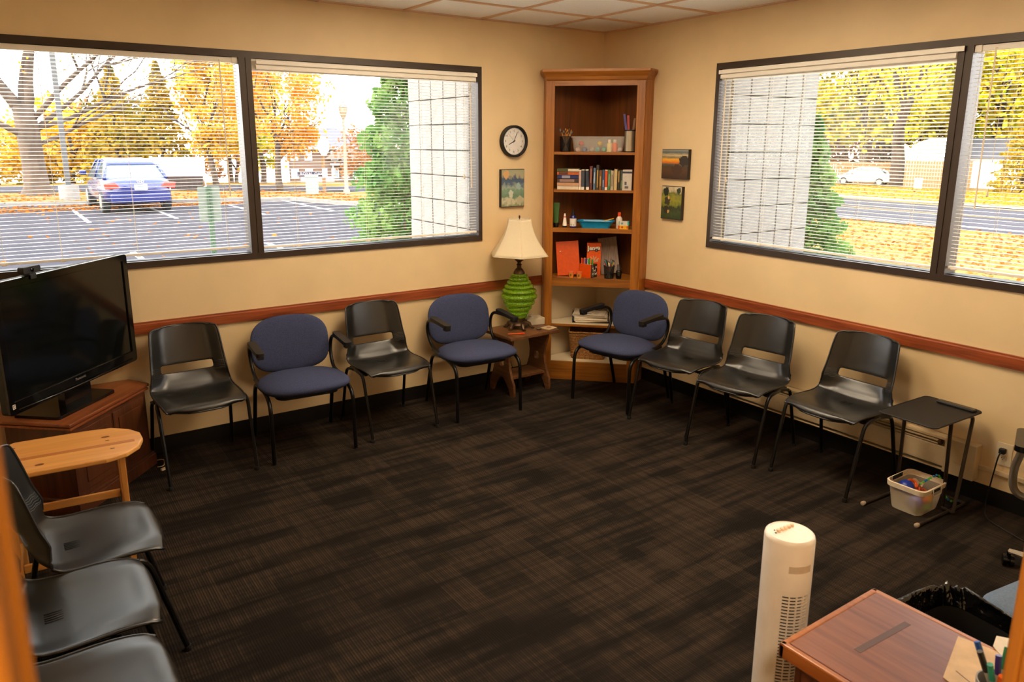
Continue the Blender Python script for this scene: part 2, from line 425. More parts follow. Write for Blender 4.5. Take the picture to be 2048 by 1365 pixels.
def text_mesh(body, size, T, mat, parent, name='lettering', extrude=0.0006, align='CENTER', bold=0.0, world=False, shear=0.0):
    cu = bpy.data.curves.new('t', 'FONT'); cu.body = body; cu.size = size; cu.align_x = align; cu.align_y = 'CENTER'; cu.extrude = extrude; cu.offset = bold; cu.shear = shear
    cu.resolution_u = 2
    to = bpy.data.objects.new('t', cu); COL.objects.link(to)
    dg = bpy.context.evaluated_depsgraph_get(); me = bpy.data.meshes.new_from_object(to.evaluated_get(dg))
    bpy.data.objects.remove(to)
    if world and parent is not None: T = WM(parent).inverted() @ T
    me.transform(T); me.materials.clear(); me.materials.append(mat); me.name = name
    o = bpy.data.objects.new(name, me); COL.objects.link(o); o.parent = parent; return o
def basis(origin, ex, ez):
    """matrix whose local x = ex, local z = ez (facing), at origin"""
    ex = Vector(ex).normalized(); ez = Vector(ez).normalized(); ey = ez.cross(ex)
    return Matrix(((ex.x, ey.x, ez.x, origin[0]), (ex.y, ey.y, ez.y, origin[1]), (ex.z, ey.z, ez.z, origin[2]), (0, 0, 0, 1)))

# ================================================================ the room
H = 2.742; XW = -4.60; YS = -4.55
ZB, ZT = 1.156, 2.417
RN = Matrix.Identity(4); RE = Matrix.Rotation(-PI / 2, 4, 'Z')

b = MB(); b.box(XW - .15, .15, YS - 2.4, .15, -0.12, 0.0)
floor = struct(b.build('floor', M['carpet']), 'dark brown ribbed carpet with broken darker bands')
b = MB()
b.box(XW - .15, .15, 0, .15, 0, ZB).box(XW - .15, .15, 0, .15, ZT, 3.0).box(XW - .15, -4.541, 0, .15, ZB, ZT).box(-1.1723, .15, 0, .15, ZB, ZT)
struct(b.build('wall_back', M['wall']), 'tan painted wall with the parking lot windows')
b = MB()
b.box(0, .15, YS - .12, 0, 0, ZB).box(0, .15, YS - .12, 0, ZT, 3.0).box(0, .15, -1.1814, 0, ZB, ZT).box(0, .15, YS - .12, -4.40, ZB, ZT)
struct(b.build('wall_right', M['wall']), 'tan painted wall with the road side windows')
b = MB(); b.box(XW - .15, XW, YS - 2.4, 0, 0, 3.0)
struct(b.build('wall_left', M['wall']))
DX0, DX1, DH = -4.237, -3.33, 2.10
b = MB(); b.box(XW, DX0 - .02, YS - .12, YS, 0, 3.0).box(DX1 + .02, 0, YS - .12, YS, 0, 3.0).box(DX0 - .02, DX1 + .02, YS - .12, YS, DH + .02, 3.0)
struct(b.build('wall_front', M['wall']))
# hallway behind the camera
b = MB(); b.box(-2.0, -1.9, YS - 2.4, YS - .12, 0, 3.0).box(XW, -1.9, YS - 2.4, YS - 2.3, 0, 3.0)
struct(b.build('wall_hallway', M['wall']))
# door casing and jamb
b = MB()
for y0, y1 in ((YS - .0005, YS + .014), (YS - .135, YS - .1195)):
    b.box(DX0 - .075, DX0 + .004, y0, y1, 0, DH + .075); b.box(DX1 - .002, DX1 + .07, y0, y1, 0, DH + .075); b.box(DX0 - .075, DX1 + .07, y0, y1, DH, DH + .075)
b.box(DX0 - .02, DX0, YS - .12, YS, 0, DH); b.box(DX1, DX1 + .02, YS - .12, YS, 0, DH); b.box(DX0, DX1, YS - .12, YS, DH, DH + .02)
struct(b.build('door_1', M['door_wood'], bevel=.003), 'orange stained wooden door casing')

# ceiling: T-bar grid and square tiles
gx = [0.0] + [-.5626 - .6096 * i for i in range(7)] + [XW]; gy = [0.0] + [-.5361 - .6096 * i for i in range(7)] + [YS]
b = MB(); b.box(XW - .15, .15, YS - 2.4, .15, 3.0, 3.1)
ceil = struct(b.build('ceiling', M['tile']), 'suspended ceiling of square white tiles')
b = MB(); w = .011
for x in gx[1:-1]: b.box(x - w, x + w, YS, 0, H - .003, H + .012)
for y in gy[1:-1]: b.box(XW, 0, y - w, y + w, H - .0032, H + .012)
b.box(XW, 0, -.02, 0, H - .003, H + .01).box(-.02, 0, YS, 0, H - .003, H + .01).box(XW, XW + .02, YS, 0, H - .003, H + .01)
b.build('ceiling_grid', M['grid'], ceil)
tile_mesh = {}
for i in range(len(gx) - 1):
    for j in range(len(gy) - 1):
        wx, wy = round(gx[i] - gx[i + 1], 3), round(gy[j] - gy[j + 1], 3)
        if (wx, wy) not in tile_mesh:
            b = MB(); b.box(-wx / 2, wx / 2, -wy / 2, wy / 2, 0, .015)
            tile_mesh[(wx, wy)] = o = b.build('tile', M['tile'], ceil)
        else:
            o = tile_mesh[(wx, wy)].copy(); COL.objects.link(o)
        o.location = ((gx[i] + gx[i + 1]) / 2, (gy[j] + gy[j + 1]) / 2, H + .006)
b = MB(); b.box(XW, -2.0, YS - 2.3, YS - .12, H, H + .02); b.build('hallway_ceiling_panel', M['tile'], ceil)

# chair rail, cove base
b = MB(); prof = [(-.020, .764), (0, .764), (0, .834), (-.014, .834), (-.014, .826), (-.020, .820)]
def railx(b, x0, x1):
    for (x) in (0,):
        vs = [(xx, y, z) for xx in (x0, x1) for y, z in prof]; n = len(prof)
        b.add(vs, [tuple(range(n - 1, -1, -1)), tuple(range(n, 2 * n))] + [(i, (i + 1) % n, (i + 1) % n + n, i + n) for i in range(n)])
railx(b, XW, -.592); struct(b.build('trim_1', M['rail']), 'reddish wooden chair rail under the parking lot windows')
b = MB(); vs = [(y, yy, z) for yy in (YS, -.576) for y, z in prof]; n = len(prof)
b.add(vs, [tuple(range(n - 1, -1, -1)), tuple(range(n, 2 * n))] + [(i, (i + 1) % n, (i + 1) % n + n, i + n) for i in range(n)])
struct(b.build('trim_2', M['rail_y']), 'reddish wooden chair rail under the road side windows')
b = MB(); b.box(XW, -.592, -.006, 0, 0, .1); struct(b.build('baseboard_back', M['cove']))
b = MB(); b.box(-.006, 0, YS, -.576, 0, .1); struct(b.build('baseboard_right', M['cove']))
b = MB(); b.box(XW, XW + .006, YS, -.006, 0, .1); struct(b.build('baseboard_left', M['cove']))

# windows: bronze frames with glass
def window(name, T, u0, um, u1, label):
    b = MB(); fw = .040; d0, d1 = -.012, .11; mw = .038
    b.box(u0, u1, d0, d1, ZT - fw, ZT, T).box(u0, u1, d0, d1, ZB, ZB + fw, T)
    b.box(u0, u0 + fw * .8, d0, d1, ZB + fw, ZT - fw, T).box(u1 - fw * .8, u1, d0, d1, ZB + fw, ZT - fw, T)
    root = struct(b.build(name, M['bronze']), label)
    b = MB(); b.box(um - mw, um - .004, d0, d1, ZB + fw, ZT - fw, T).box(um + .004, um + mw, d0, d1, ZB + fw, ZT - fw, T).box(um - .005, um + .005, d0 + .005, d1, ZB + fw, ZT - fw, T)
    b.build('mullion', M['bronze'], root)
    b = MB()
    for z in (ZB + fw - .001, ZT - fw - .004): b.box(u0 + .01, u1 - .01, d0 + .03, d1 - .02, z, z + .005, T)
    b.build('gasket', M['bronze_dark'], root)
    for a, c in ((u0 + fw * .8, um - mw), (um + mw, u1 - fw * .8)):
        b = MB(); b.box(a, c, .088, .092, ZB + fw, ZT - fw, T); b.build('pane', M['glass'], root)
    return root
window('window_1', RN, -4.541, -2.857, -1.1723, 'two pane dark bronze window onto the parking lot')
window('window_2', RE, 1.1814, 2.8076, 4.40, 'two pane dark bronze window onto the road')

# venetian blinds; local x along the slats, y outwards
_slat = {}
def blind(T_rz, origin, length, label, style, tilt=3.0, wand=0.04, cord=0.12, ladders=(.1, .5, .9), bottom=None):
    root = empty('venetian_blind', origin, label, 'blind', rz=T_rz, group='venetian blinds in the windows')
    top = ZT - .040
    z0 = ZB + .040
    if style == 'plain':
        b = MB(); b.box(0, length, .004, .034, top - .032, top - .002); b.build('headrail', M['blind'], root, bevel=.002)
        b = MB(); b.box(-.004, .03, -.002, .036, top - .036, top); b.box(length - .03, length + .004, -.002, .036, top - .036, top); b.build('bracket', M['blind'], root, bevel=.002)
        ts = top - .042
    else:
        b = MB(); b.box(.0, length, .004, .034, top - .068, top - .001); b.build('headrail', M['blind'], root, bevel=.002)
        dz = .018 if style == 'slanted' else 0
        b = MB()
        for k, (za, w0) in enumerate(((top - .034, -.030), (top - .064, -.022))):
            e0, e1 = (.02, length - .01) if k == 0 else (.02, length - .02)
            if style == 'slanted': e0, e1 = (0.0, length + .035) if k == 0 else (.01, length - .005)
            b.add([(e0, w0, za - 0), (e1, w0, za + dz * .4), (e1, w0 + .006, za + dz * .4), (e0, w0 + .006, za), (e0, w0, za + .026), (e1, w0, za + .026 + dz * .4), (e1, w0 + .006, za + .026 + dz * .4), (e0, w0 + .006, za + .026)],
                  [(0, 3, 2, 1), (4, 5, 6, 7), (0, 1, 5, 4), (1, 2, 6, 5), (2, 3, 7, 6), (3, 0, 4, 7)])
        b.build('valance', M['blind'], root, bevel=.002)
        ts = top - .074
    pitch = .0203
    n = int((ts - z0 - .03) / pitch)
    key = round(length, 3)
    b = MB(); th = .0006; bow = .0014; hw = .0125; e = .004
    prof = [(-hw, 0), (-hw * .4, bow), (hw * .4, bow), (hw, 0)]
    for k in range(3):
        (ya, za), (yb, zb_) = prof[k], prof[k + 1]
        i = 1 if k == 0 else 0
        b.add([(e, ya, za), (length - e, ya, za), (length - e, yb, zb_), (e, yb, zb_), (e, ya, za + th), (length - e, ya, za + th), (length - e, yb, zb_ + th), (e, yb, zb_ + th)], [(0, 3, 2, 1), (4, 5, 6, 7), (0, 1, 5, 4), (2, 3, 7, 6), (1, 2, 6, 5), (3, 0, 4, 7)])
    first = None
    zs = []
    for k in range(n):
        z = ts - pitch * k; zs.append(z)
        if first is None: first = o = b.build('slat', M['blind'], root)
        else: o = first.copy(); COL.objects.link(o)
        o.location = (0, .018, z); o.rotation_euler = (R(tilt), 0, 0)
    zb = zs[-1] - .02
    b = MB(); b.box(.002, length - .002, .006, .030, zb - .010, zb + .004); b.build('bottom_rail', M['blind'], root, bevel=.002)
    for f in ladders:
        x = length * f; b = MB()
        for yy in (.0045, .0315): b.tube([(x, yy, ts + .03), (x, yy, zb)], .0008, 4)
        b.box(x - .012, x + .012, .002, .034, zb - .014, zb - .009)
        b.build('ladder_cord', M['cord'], root)
    if wand is not None:
        b = MB(); b.tube([(wand, -.008, top - .035), (wand + .004, -.014, ZB + .40)], .0042, 6); b.tube([(wand, .01, top - .02), (wand, -.010, top - .022), (wand, -.010, top - .045)], .0022, 5)
        b.build('tilt_wand', M['wand'], root)
    if cord is not None:
        b = MB(); b.tube([(cord, .0, top - .03), (cord, -.010, top - .06), (cord - .004, -.012, ZB + .50)], .0012, 4); b.lathe([(.002, .03), (.006, .012), (.008, 0), (.004, -.004)], 8, T=Matrix.Translation((cord - .004, -.012, ZB + .47)))
        b.build('lift_cord', M['cord'], root)
    return root
blind(0, (-4.505, 0, 0), 1.605, 'venetian blind of the pane behind the television', 'plain', -3.5, wand=1.50, cord=1.36, ladders=(.02, .19, .36, .60, .92))
blind(0, (-2.815, 0, 0), 1.605, 'venetian blind with a double valance beside the bookcase wall and clock', 'valance', -3.5, wand=1.545, cord=1.49, ladders=(.145, .45, .72, .955))
blind(-PI / 2, (0, -1.217, 0), 1.555, 'venetian blind with a crooked double valance above the black chairs', 'slanted', -14.0, wand=.05, cord=.11, ladders=(.06, .26, .41, .69, .90))
blind(-PI / 2, (0, -2.850, 0), 1.52, 'venetian blind whose cord and tassel hang above the tray table', 'plain', -3.0, wand=.10, cord=.16, ladders=(.02, .135, .5, .9))

# ================================================================ baseboard heater, conduit, outlet
root = empty('baseboard_heater', (-.035, -2.29, 0), 'long almond baseboard heater low on the wall behind the black chairs', 'heater')
y0, y1 = -3.155, -1.42
b = MB(); b.box(-.012, 0, y0, y1, .125, .315).box(-.062, 0, y0, y1, .298, .315).box(-.066, -.058, y0, y1, .150, .262).box(-.062, -.03, y0, y1, .125, .134)
b.build('casing', M['heater'], root, bevel=.003, world=True)
b = MB(); b.box(-.050, -.012, y0 + .19, y1 - .02, .262, .298); b.build('shaded_fin_tube', M['heater_dark'], root, world=True)  # brown tone on this block stands for the shade inside the gap
b = MB(); b.box(-.064, -.052, y0 + .2, y1, .268, .273).box(-.067, -.05, y0 + .2, y1, .286, .292); b.build('louvre', M['heater'], root, world=True)
b = MB(); b.box(-.068, 0, y0 - .002, y0 + .16, .12, .318); b.build('end_cap', M['heater'], root, bevel=.004, world=True)
b = MB(); b.lathe([(.020, 0), (.020, .004), (.016, .005)], 20, T=basis((-.068, y0 + .09, .215), (0, 1, 0), (-1, 0, 0))); b.build('knockout_disc', M['heater'], root, world=True)
b = MB(); b.tube(smooth_path([(0, 0, .195), (-.012, -3.157, .195), (-.012, -3.30, .195)][1:], rad=.02), .008, 6); b.box(-.02, 0, -3.60, -3.157, .183, .207)
struct(b.build('trim_3', M['heater'], bevel=.002), 'almond surface conduit between heater and outlet')
root = empty('wall_outlet', (0, -3.267, .295), 'ivory duplex outlet plate with a black plug, low on the wall', 'outlet')
b = MB(); b.prism(rrect(-.038, .038, -.06, .06, .006), 0, .006, basis((0, -3.262, .30), (0, -1, 0), (-1, 0, 0))); b.build('cover_plate', M['outlet'], root, world=True)
for dz in (-.022, .022):
    b = MB(); b.prism(rrect(-.016, .016, -.014, .014, .007), .006, .0085, basis((0, -3.262, .30 + dz), (0, -1, 0), (-1, 0, 0))); s = b.build('socket', M['outlet'], root, world=True)
    b = MB()
    for dy in (-.006, .006): b.box(-.0092, -.0084, -3.262 + dy - .001, -3.262 + dy + .001, .303 + dz - .003, .303 + dz + .005)
    b.lathe([(.002, 0), (.002, .0008)], 8, T=basis((-.0085, -3.262, .294 + dz), (0, -1, 0), (-1, 0, 0)))
    b.build('slot', M['slit'], s, world=True)
root = empty('power_cord', (-.02, -3.25, 0), 'black power cord dropping from the wall outlet to the carpet', 'cord')
b = MB(); b.box(-.036, -.009, -3.275, -3.246, .308, .336); b.build('plug', M['black_matte'], root, bevel=.004, world=True)
b = MB(); b.tube(smooth_path([(-.034, -3.26, .318), (-.05, -3.255, .30), (-.04, -3.235, .12), (-.06, -3.23, .005), (-.2, -3.30, .005), (-.3, -3.55, .005)], 6, .06), .0035, 6); b.build('cable', M['black_matte'], root, smooth=True, world=True)

# hallway ceiling light (a real fixture behind the camera)
hl = empty('hallway_light', (-4.25, -5.3, H), 'warm flush ceiling light of the hallway', 'ceiling light')
b = MB(); b.box(-.3, .3, -.15, .15, -.05, -.002); b.build('light_housing', M['white_plastic'], hl, bevel=.01)
ld = bpy.data.lights.new('hallway_lamp', 'AREA'); lo = bpy.data.objects.new('hallway_lamp', ld); COL.objects.link(lo)
ld.shape = 'RECTANGLE'; ld.size = .55; ld.size_y = .25; ld.energy = 32; ld.color = (1.0, .78, .54); lo.location = (-4.25, -5.3, H - .06)
# panel lights added out of view to fill the room with warm light
for i, (cx, cy) in enumerate(((-1.782, -1.451), (-1.782, -2.670))):
    q = empty('fill_panel', (cx, cy, H), ['added unseen warm fill panel on the corner bookcase side', 'added unseen warm fill panel over the middle of the room'][i], 'ceiling light', group='added fill panels')
    b = MB(); b.box(-.60, .60, -.30, -.28, -.012, .004).box(-.60, .60, .28, .30, -.012, .004).box(-.60, -.58, -.30, .30, -.012, .004).box(.58, .60, -.30, .30, -.012, .004); b.build('frame', M['grid'], q)
    dm, nt, bs_ = newmat('fill_diffuser_%d' % i); bs_.inputs['Base Color'].default_value = lin((240, 230, 210)); bs_.inputs['Emission Color'].default_value = (1.0, .80, .56, 1); bs_.inputs['Emission Strength'].default_value = 16.0
    b = MB(); b.box(-.58, .58, -.28, .28, -.008, -.004); b.build('diffuser', dm, q)

M['rib_highlight'] = pm('rib_sheen', (58, 60, 62), 0.3, var=.05)  # lighter grey that paints the highlights onto the grip ribs
# ================================================================ chairs
# side profile of the one piece shell: (y, z), front to back, chair faces -y
SP = [(-.252, .412), (-.250, .428), (-.238, .441), (-.21, .449), (-.16, .451), (-.10, .447), (-.03, .438), (.04, .430), (.09, .430), (.128, .440), (.152, .462), (.168, .492), (.178, .520), (.188, .552), (.197, .580), (.206, .62), (.216, .67), (.227, .72), (.238, .765), (.2445, .790), (.249, .806), (.252, .812)]
SW = [.195, .205, .212, .218, .224, .228, .230, .230, .229, .226, .222, .217, .213, .210, .208, .205, .201, .197, .191, .186, .182, .180]
def shell_point(u, v, lift=0.0):
    """u in -1..1 across, v in 0..1 along the profile"""
    t = v * (len(SP) - 1); i = min(int(t), len(SP) - 2); f = t - i
    y = SP[i][0] * (1 - f) + SP[i + 1][0] * f; z = SP[i][1] * (1 - f) + SP[i + 1][1] * f; w = SW[i] * (1 - f) + SW[i + 1] * f
    ty, tz = SP[i + 1][0] - SP[i][0], SP[i + 1][1] - SP[i][1]; l = math.hypot(ty, tz); ny, nz = -tz / l, ty / l        # points up / forward
    k = max(0, (abs(u) - .66) / .34)
    # wing amount along the profile
    if v < .12: amt = -.012
    elif v < .40: amt = -.012 + (v - .12) / .28 * .030
    elif v < .58: amt = .018 + (v - .40) / .18 * .036
    elif v < .92: amt = .054 - (v - .58) / .34 * .014
    else: amt = .040 - (v - .92) / .08 * .012
    # rounded plan corners
    dist0 = math.hypot(0, 0)
    L = v * 1.27
    cr = 1.0
    if v < .12:
        q = 1 - v / .12; cr = 1 - .24 * q ** 2.4
    if v > .88:
        q = (v - .88) / .12; cr = 1 - .20 * q ** 2.4
    x = u * w * cr
    off = amt * 1.25 * k + lift
    # the back is gently hollowed between the creases
    if v > .5: off += -.017 * (1 - min(1, abs(u) / .66) ** 2) * min(1, (v - .5) / .1)
    if .15 < v < .45: off += -.006 * (1 - min(1, abs(u) / .7) ** 2)
    yy = y + ny * off; zz = z + nz * off
    if v < .10: yy += .035 * abs(u) ** 3 * (1 - v / .10)
    if v > .85: zz -= .030 * abs(u) ** 3.2 * ((v - .85) / .15)
    return (x, yy, zz)

def make_shell_chair(loc, rz, label, group):
    t = empty('shell_chair', loc, label, 'chair', rz, group)
    nu, nv = 20, 42
    b = MB()
    def skip(i, j):
        u = (i + .5) / nu * 2 - 1; v = (j + .5) / nv
        return abs(u) < .66 and .585 < v < .668
    b.grid(lambda a, c: shell_point(a * 2 - 1, c), nu, nv, skip=skip)
    sh = b.build('seat_shell', M['black_plastic'], t, smooth=True, solid=.007, subsurf=1)
    # rim bead round the edge of the shell
    b = MB(); pts = [shell_point(-1, v / 40) for v in range(41)] + [shell_point(u / 12 * 2 - 1, 1) for u in range(1, 12)] + [shell_point(1, 1 - v / 40) for v in range(41)] + [shell_point(1 - u / 12 * 2, 0) for u in range(1, 12)]
    b.tube(pts, .0055, 6, closed=True); b.build('rim', M['black_plastic'], sh, smooth=True)
    # wavy grip ribs on the two wings
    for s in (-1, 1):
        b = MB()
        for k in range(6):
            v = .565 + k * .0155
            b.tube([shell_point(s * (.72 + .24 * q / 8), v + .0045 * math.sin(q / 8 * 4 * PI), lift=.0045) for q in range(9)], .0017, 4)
        b.build('grip_ribs', M['rib_highlight'], sh, smooth=True)
    b = MB()
    for k in range(5):
        x = -.026 + k * .013
        b.box(x - .0016, x + .0016, .025, .068, .4265, .4287) if False else b.box(x - .0018, x + .0018, .010, .070, .4275, .4302)
    b.build('drain_slots', M['slit'], sh)
    b = MB()
    for s in (-1, 1):
        b.box(s * .198 - .010, s * .198 + .010, -.12, .12, .400, .412)
    b.tube([(-.198, -.10, .404), (.198, -.10, .404)], .009, 8); b.tube([(-.198, .10, .402), (.198, .10, .402)], .009, 8)
    b.build('seat_rail', M['tube'], t, smooth='auto')
    for s in (-1, 1):
        for fr in (1, 0):
            if fr: pts = [(s * .205, .05, .404), (s * .232, -.05, .424), (s * .242, -.168, .420), (s * .238, -.275, .008)]
            else: pts = [(s * .210, -.02, .412), (s * .218, .10, .404), (s * .222, .142, .385), (s * .236, .225, .008)]
            b = MB(); b.tube(smooth_path(pts, 5, .05), .0105, 8); e = Vector(pts[-1])
            lg = b.build('leg', M['tube'], t, smooth='auto')
            b = MB(); b.lathe([(.013, 0), (.014, .012), (.012, .022)], 10, T=Matrix.Translation((e.x, e.y, 0))); b.build('foot_cap', M['black_matte'], lg)
            b = MB(); b.lathe([(.006, 0), (.006, .003), (.003, .005)], 8, T=basis((s * .232, -.125 if fr else .105, .421 if fr else .402), (0, 1, 0), (s, 0, 0))); b.build('screw', M['chrome'], lg)
    return t

ch0 = make_shell_chair((-3.36, -.325, 0), R(1), 'black shell chair standing beside the television stand', 'black shell chairs around the walls')
G = 'black shell chairs around the walls'
dup(ch0, (-2.15, -.325, 0), R(1), 'black shell chair between the two blue armchairs', G)
dup(ch0, (-.415, -1.40, 0), R(-82), 'black shell chair nearest the corner bookcase, overlapping the blue armchair', G)
dup(ch0, (-.435, -1.945, 0), R(-82), 'black shell chair in the middle of three under the road side window', G)
dup(ch0, (-.345, -2.54, 0), R(-90), 'black shell chair next to the small black tray table', G)
dup(ch0, (-4.085, -1.84, 0), R(90), 'black shell chair beside the oval pine table, farthest of the near three', G)
dup(ch0, (-4.175, -2.300, 0), R(90), 'black shell chair between two others by the doorway', G)
dup(ch0, (-4.205, -2.790, 0), R(90), 'black shell chair nearest the doorway, mostly cut by the frame', G)

def pad(name, w, h, thick, mat, parent, T, n=2.6, curve=0.0, rings=9, seg=44, nb=None, puff=.55):
    """a stuffed cushion, local x = width, y = height, z = thickness"""
    b = MB(); vs = []; fs = []
    for side in (1, -1):
        for k in range(rings + 1):
            r = math.sin(k / rings * PI / 2)
            for j in range(seg):
                a = 2 * PI * j / seg; c, s = math.cos(a), math.sin(a)
                nn = (nb if (nb and s < 0) else n)
                x = w / 2 * math.copysign(abs(c) ** (2 / nn), c) * r; y = h / 2 * math.copysign(abs(s) ** (2 / nn), s) * r
                z = side * thick / 2 * max(0, 1 - r ** 3.2) ** puff
                z += curve * (x / (w / 2)) ** 2
                vs.append((x, y, z))
    for sd in (0, 1):
        o = sd * (rings + 1) * seg
        for k in range(1, rings):
            for j in range(seg):
                j2 = (j + 1) % seg; q = (o + k * seg + j, o + k * seg + j2, o + (k + 1) * seg + j2, o + (k + 1) * seg + j); fs.append(q if sd == 0 else q[::-1])
        q = tuple(o + seg + j for j in range(seg)); fs.append(q if sd else q[::-1])
    b.add(vs, fs, T)
    # join the two rims: same coordinates, merged below
    ob = b.build(name, mat, parent, smooth=True, normals=False)
    import bmesh
    bm = bmesh.new(); bm.from_mesh(ob.data); bmesh.ops.remove_doubles(bm, verts=bm.verts, dist=1e-5)
    bmesh.ops.delete(bm, geom=[v for v in bm.verts if not v.link_faces], context='VERTS'); bmesh.ops.recalc_face_normals(bm, faces=bm.faces); bm.to_mesh(ob.data); bm.free()
    ob.data.polygons.foreach_set('use_smooth', [True] * len(ob.data.polygons))
    return ob

def make_armchair(loc, rz, label, group):
    t = empty('office_armchair', loc, label, 'chair', rz, group)
    pad('seat', .545, .50, .115, M['fabric'], t, Matrix.Translation((0, -.085, .432)) @ Matrix.Rotation(R(-3), 4, 'X'), n=2.6, nb=2.9, curve=-.006)
    b = MB(); b.prism(rrect(-.19, .19, -.22, .12, .06), .368, .388); b.build('seat_pan', M['black_matte'], t)
    pad('backrest', .50, .365, .062, M['fabric'], t, Matrix.Translation((0, .205, .612)) @ Matrix.Rotation(R(90 - 8), 4, 'X') , n=2.75, nb=3.3, curve=.026)
    for s in (-1, 1):
        # front leg rises, curls back under the seat and becomes the rear upright that carries back and arm
        b = MB(); b.tube(smooth_path([(s * .252, -.285, .010), (s * .250, -.275, .385), (s * .248, -.12, .415), (s * .250, .10, .428)], 6, .075), .0125, 10)
        l1 = b.build('leg', M['tube'], t, smooth='auto'); l1['label'] = 'front leg tube that curls back under the seat'
        b = MB(); b.tube(smooth_path([(s * .250, -.02, .412), (s * .250, .12, .400), (s * .252, .235, .010)], 6, .08), .0125, 10)
        b.build('leg', M['tube'], t, smooth='auto')
        b = MB(); b.tube(smooth_path([(s * .250, -.04, .432), (s * .250, .115, .438), (s * .258, .185, .545), (s * .264, .155, .645), (s * .266, -.01, .652)], 6, .07), .0115, 10)
        ar = b.build('arm_tube', M['tube'], t, smooth='auto')
        b = MB(); b.prism(rrect(-.024, .024, -.185, .085, .020), 0, .024, Matrix.Translation((s * .266, -.01, .655)) @ Matrix.Rotation(R(3), 4, 'X')); b.box(s * .266 - .018, s * .266 + .018, -.185, -.14, .630, .656)
        b.build('arm_pad', M['black_matte'], ar, bevel=.006)
        b = MB(); b.tube([(s * .256, .172, .53), (s * .20, .215, .535)], .009, 8); b.build('back_bracket', M['tube'], t, smooth=True)
    b = MB(); b.tube([(-.25, .08, .408), (.25, .08, .408)], .011, 8); b.tube([(-.25, -.16, .402), (.25, -.16, .402)], .011, 8); b.build('crossbar', M['tube'], t, smooth=True)
    return t
G = 'blue fabric armchairs'
ac0 = make_armchair((-2.745, -.33, 0), R(-4), 'blue fabric armchair between two black shell chairs', G)
dup(ac0, (-1.485, -.34, 0), R(-4), 'blue fabric armchair beside the small oak table with the green lamp', G)
dup(ac0, (-.452, -.845, 0), R(-79), 'blue fabric armchair standing in front of the corner bookcase', G)

# ================================================================ corner bookcase
BK = Matrix.Translation((-.39, -.39, 0)) @ Matrix.Rotation(R(-45), 4, 'Z')
bk = empty('corner_bookcase', (-.39, -.39, 0), 'tall honey brown wooden corner bookcase with shelves full of supplies', 'bookcase', R(-45))
XL, XR, IL, IR = -.379, .352, -.322, .290
def inv_pt(x, y): p = BK.inverted() @ Vector((x, y, 0)); return (p.x, p.y)
back_l = inv_pt(-.590, -.004); corner = inv_pt(-.004, -.004); back_r = inv_pt(-.004, -.573)
def shelf(z0, z1, name='shelf', mat='oak_x', front=.022, parent=bk):
    b = MB(); b.prism([(XL + .02, front), (XR - .02, front), (back_r[0] - .02, back_r[1] - .0), (corner[0], corner[1] - .02), (back_l[0] + .02, back_l[1])], z0, z1)
    return b.build(name, M[mat], parent)
b = MB(); b.box(XL, IL, 0, .022, 0, 2.36); b.build('stile', M['oak'], bk, bevel=.002)
b = MB(); b.box(IR, XR, 0, .022, 0, 2.36); b.build('stile', M['oak'], bk, bevel=.002)
b = MB(); b.box(IL, IR, .001, .021, 2.30, 2.36); b.build('top_rail', M['oak_x'], bk)
b = MB(); b.box(IL, IR, .001, .021, .775, .84); b.build('middle_rail', M['oak_x'], bk)
b = MB(); b.box(IL, IR, .001, .021, 0, .15); b.build('kickboard', M['oak_x'], bk)
for a, c in (((XL, .01), back_l), ((XR, .01), back_r)):
    d = (Vector(c) - Vector(a)); nrm = Vector((-d.y, d.x)).normalized() * .009
    b = MB(); b.prism([(a[0] - nrm.x, a[1] - nrm.y), (a[0] + nrm.x, a[1] + nrm.y), (c[0] + nrm.x, c[1] + nrm.y), (c[0] - nrm.x, c[1] - nrm.y)], 0, 2.36); b.build('side_panel', M['oak'], bk)
for p, q in ((back_l, corner), (corner, back_r)):
    p, q = Vector(p), Vector(q); d = q - p; nrm = Vector((d.y, -d.x)).normalized() * .008
    b = MB(); b.prism([tuple(p), tuple(q), tuple(q + nrm), tuple(p + nrm)], .80, 2.36); b.build('back_panel', M['oak_dark'], bk)
    b = MB(); b.prism([tuple(p), tuple(q), tuple(q + nrm * .6), tuple(p + nrm * .6)], .02, .80); k = b.build('back_panel', M['white_wall'], bk); k['label'] = 'cream painted lower back panel'
shelf(1.795, 1.815); shelf(1.510, 1.530); s3 = shelf(1.215, 1.235)
b = MB(); b.box(IL, IR, .0, .020, 1.202, 1.235); b.build('edge_strip', M['oak_x'], s3)
shelf(.820, .840, front=.021); s5 = shelf(.435, .452, front=.05)
b = MB(); b.prism([(XL + .04, .058), (XR - .04, .058), (back_r[0] - .03, back_r[1]), (corner[0], corner[1] - .03), (back_l[0] + .03, back_l[1])], .4525, .4545); b.build('painted_top', M['white_wall'], s5)
s6 = shelf(.130, .148, front=.022)
b = MB(); b.prism([(XL + .04, .024), (XR - .04, .024), (back_r[0] - .03, back_r[1]), (corner[0], corner[1] - .03), (back_l[0] + .03, back_l[1])], .1485, .1505); b.build('painted_top', M['white_wall'], s6)
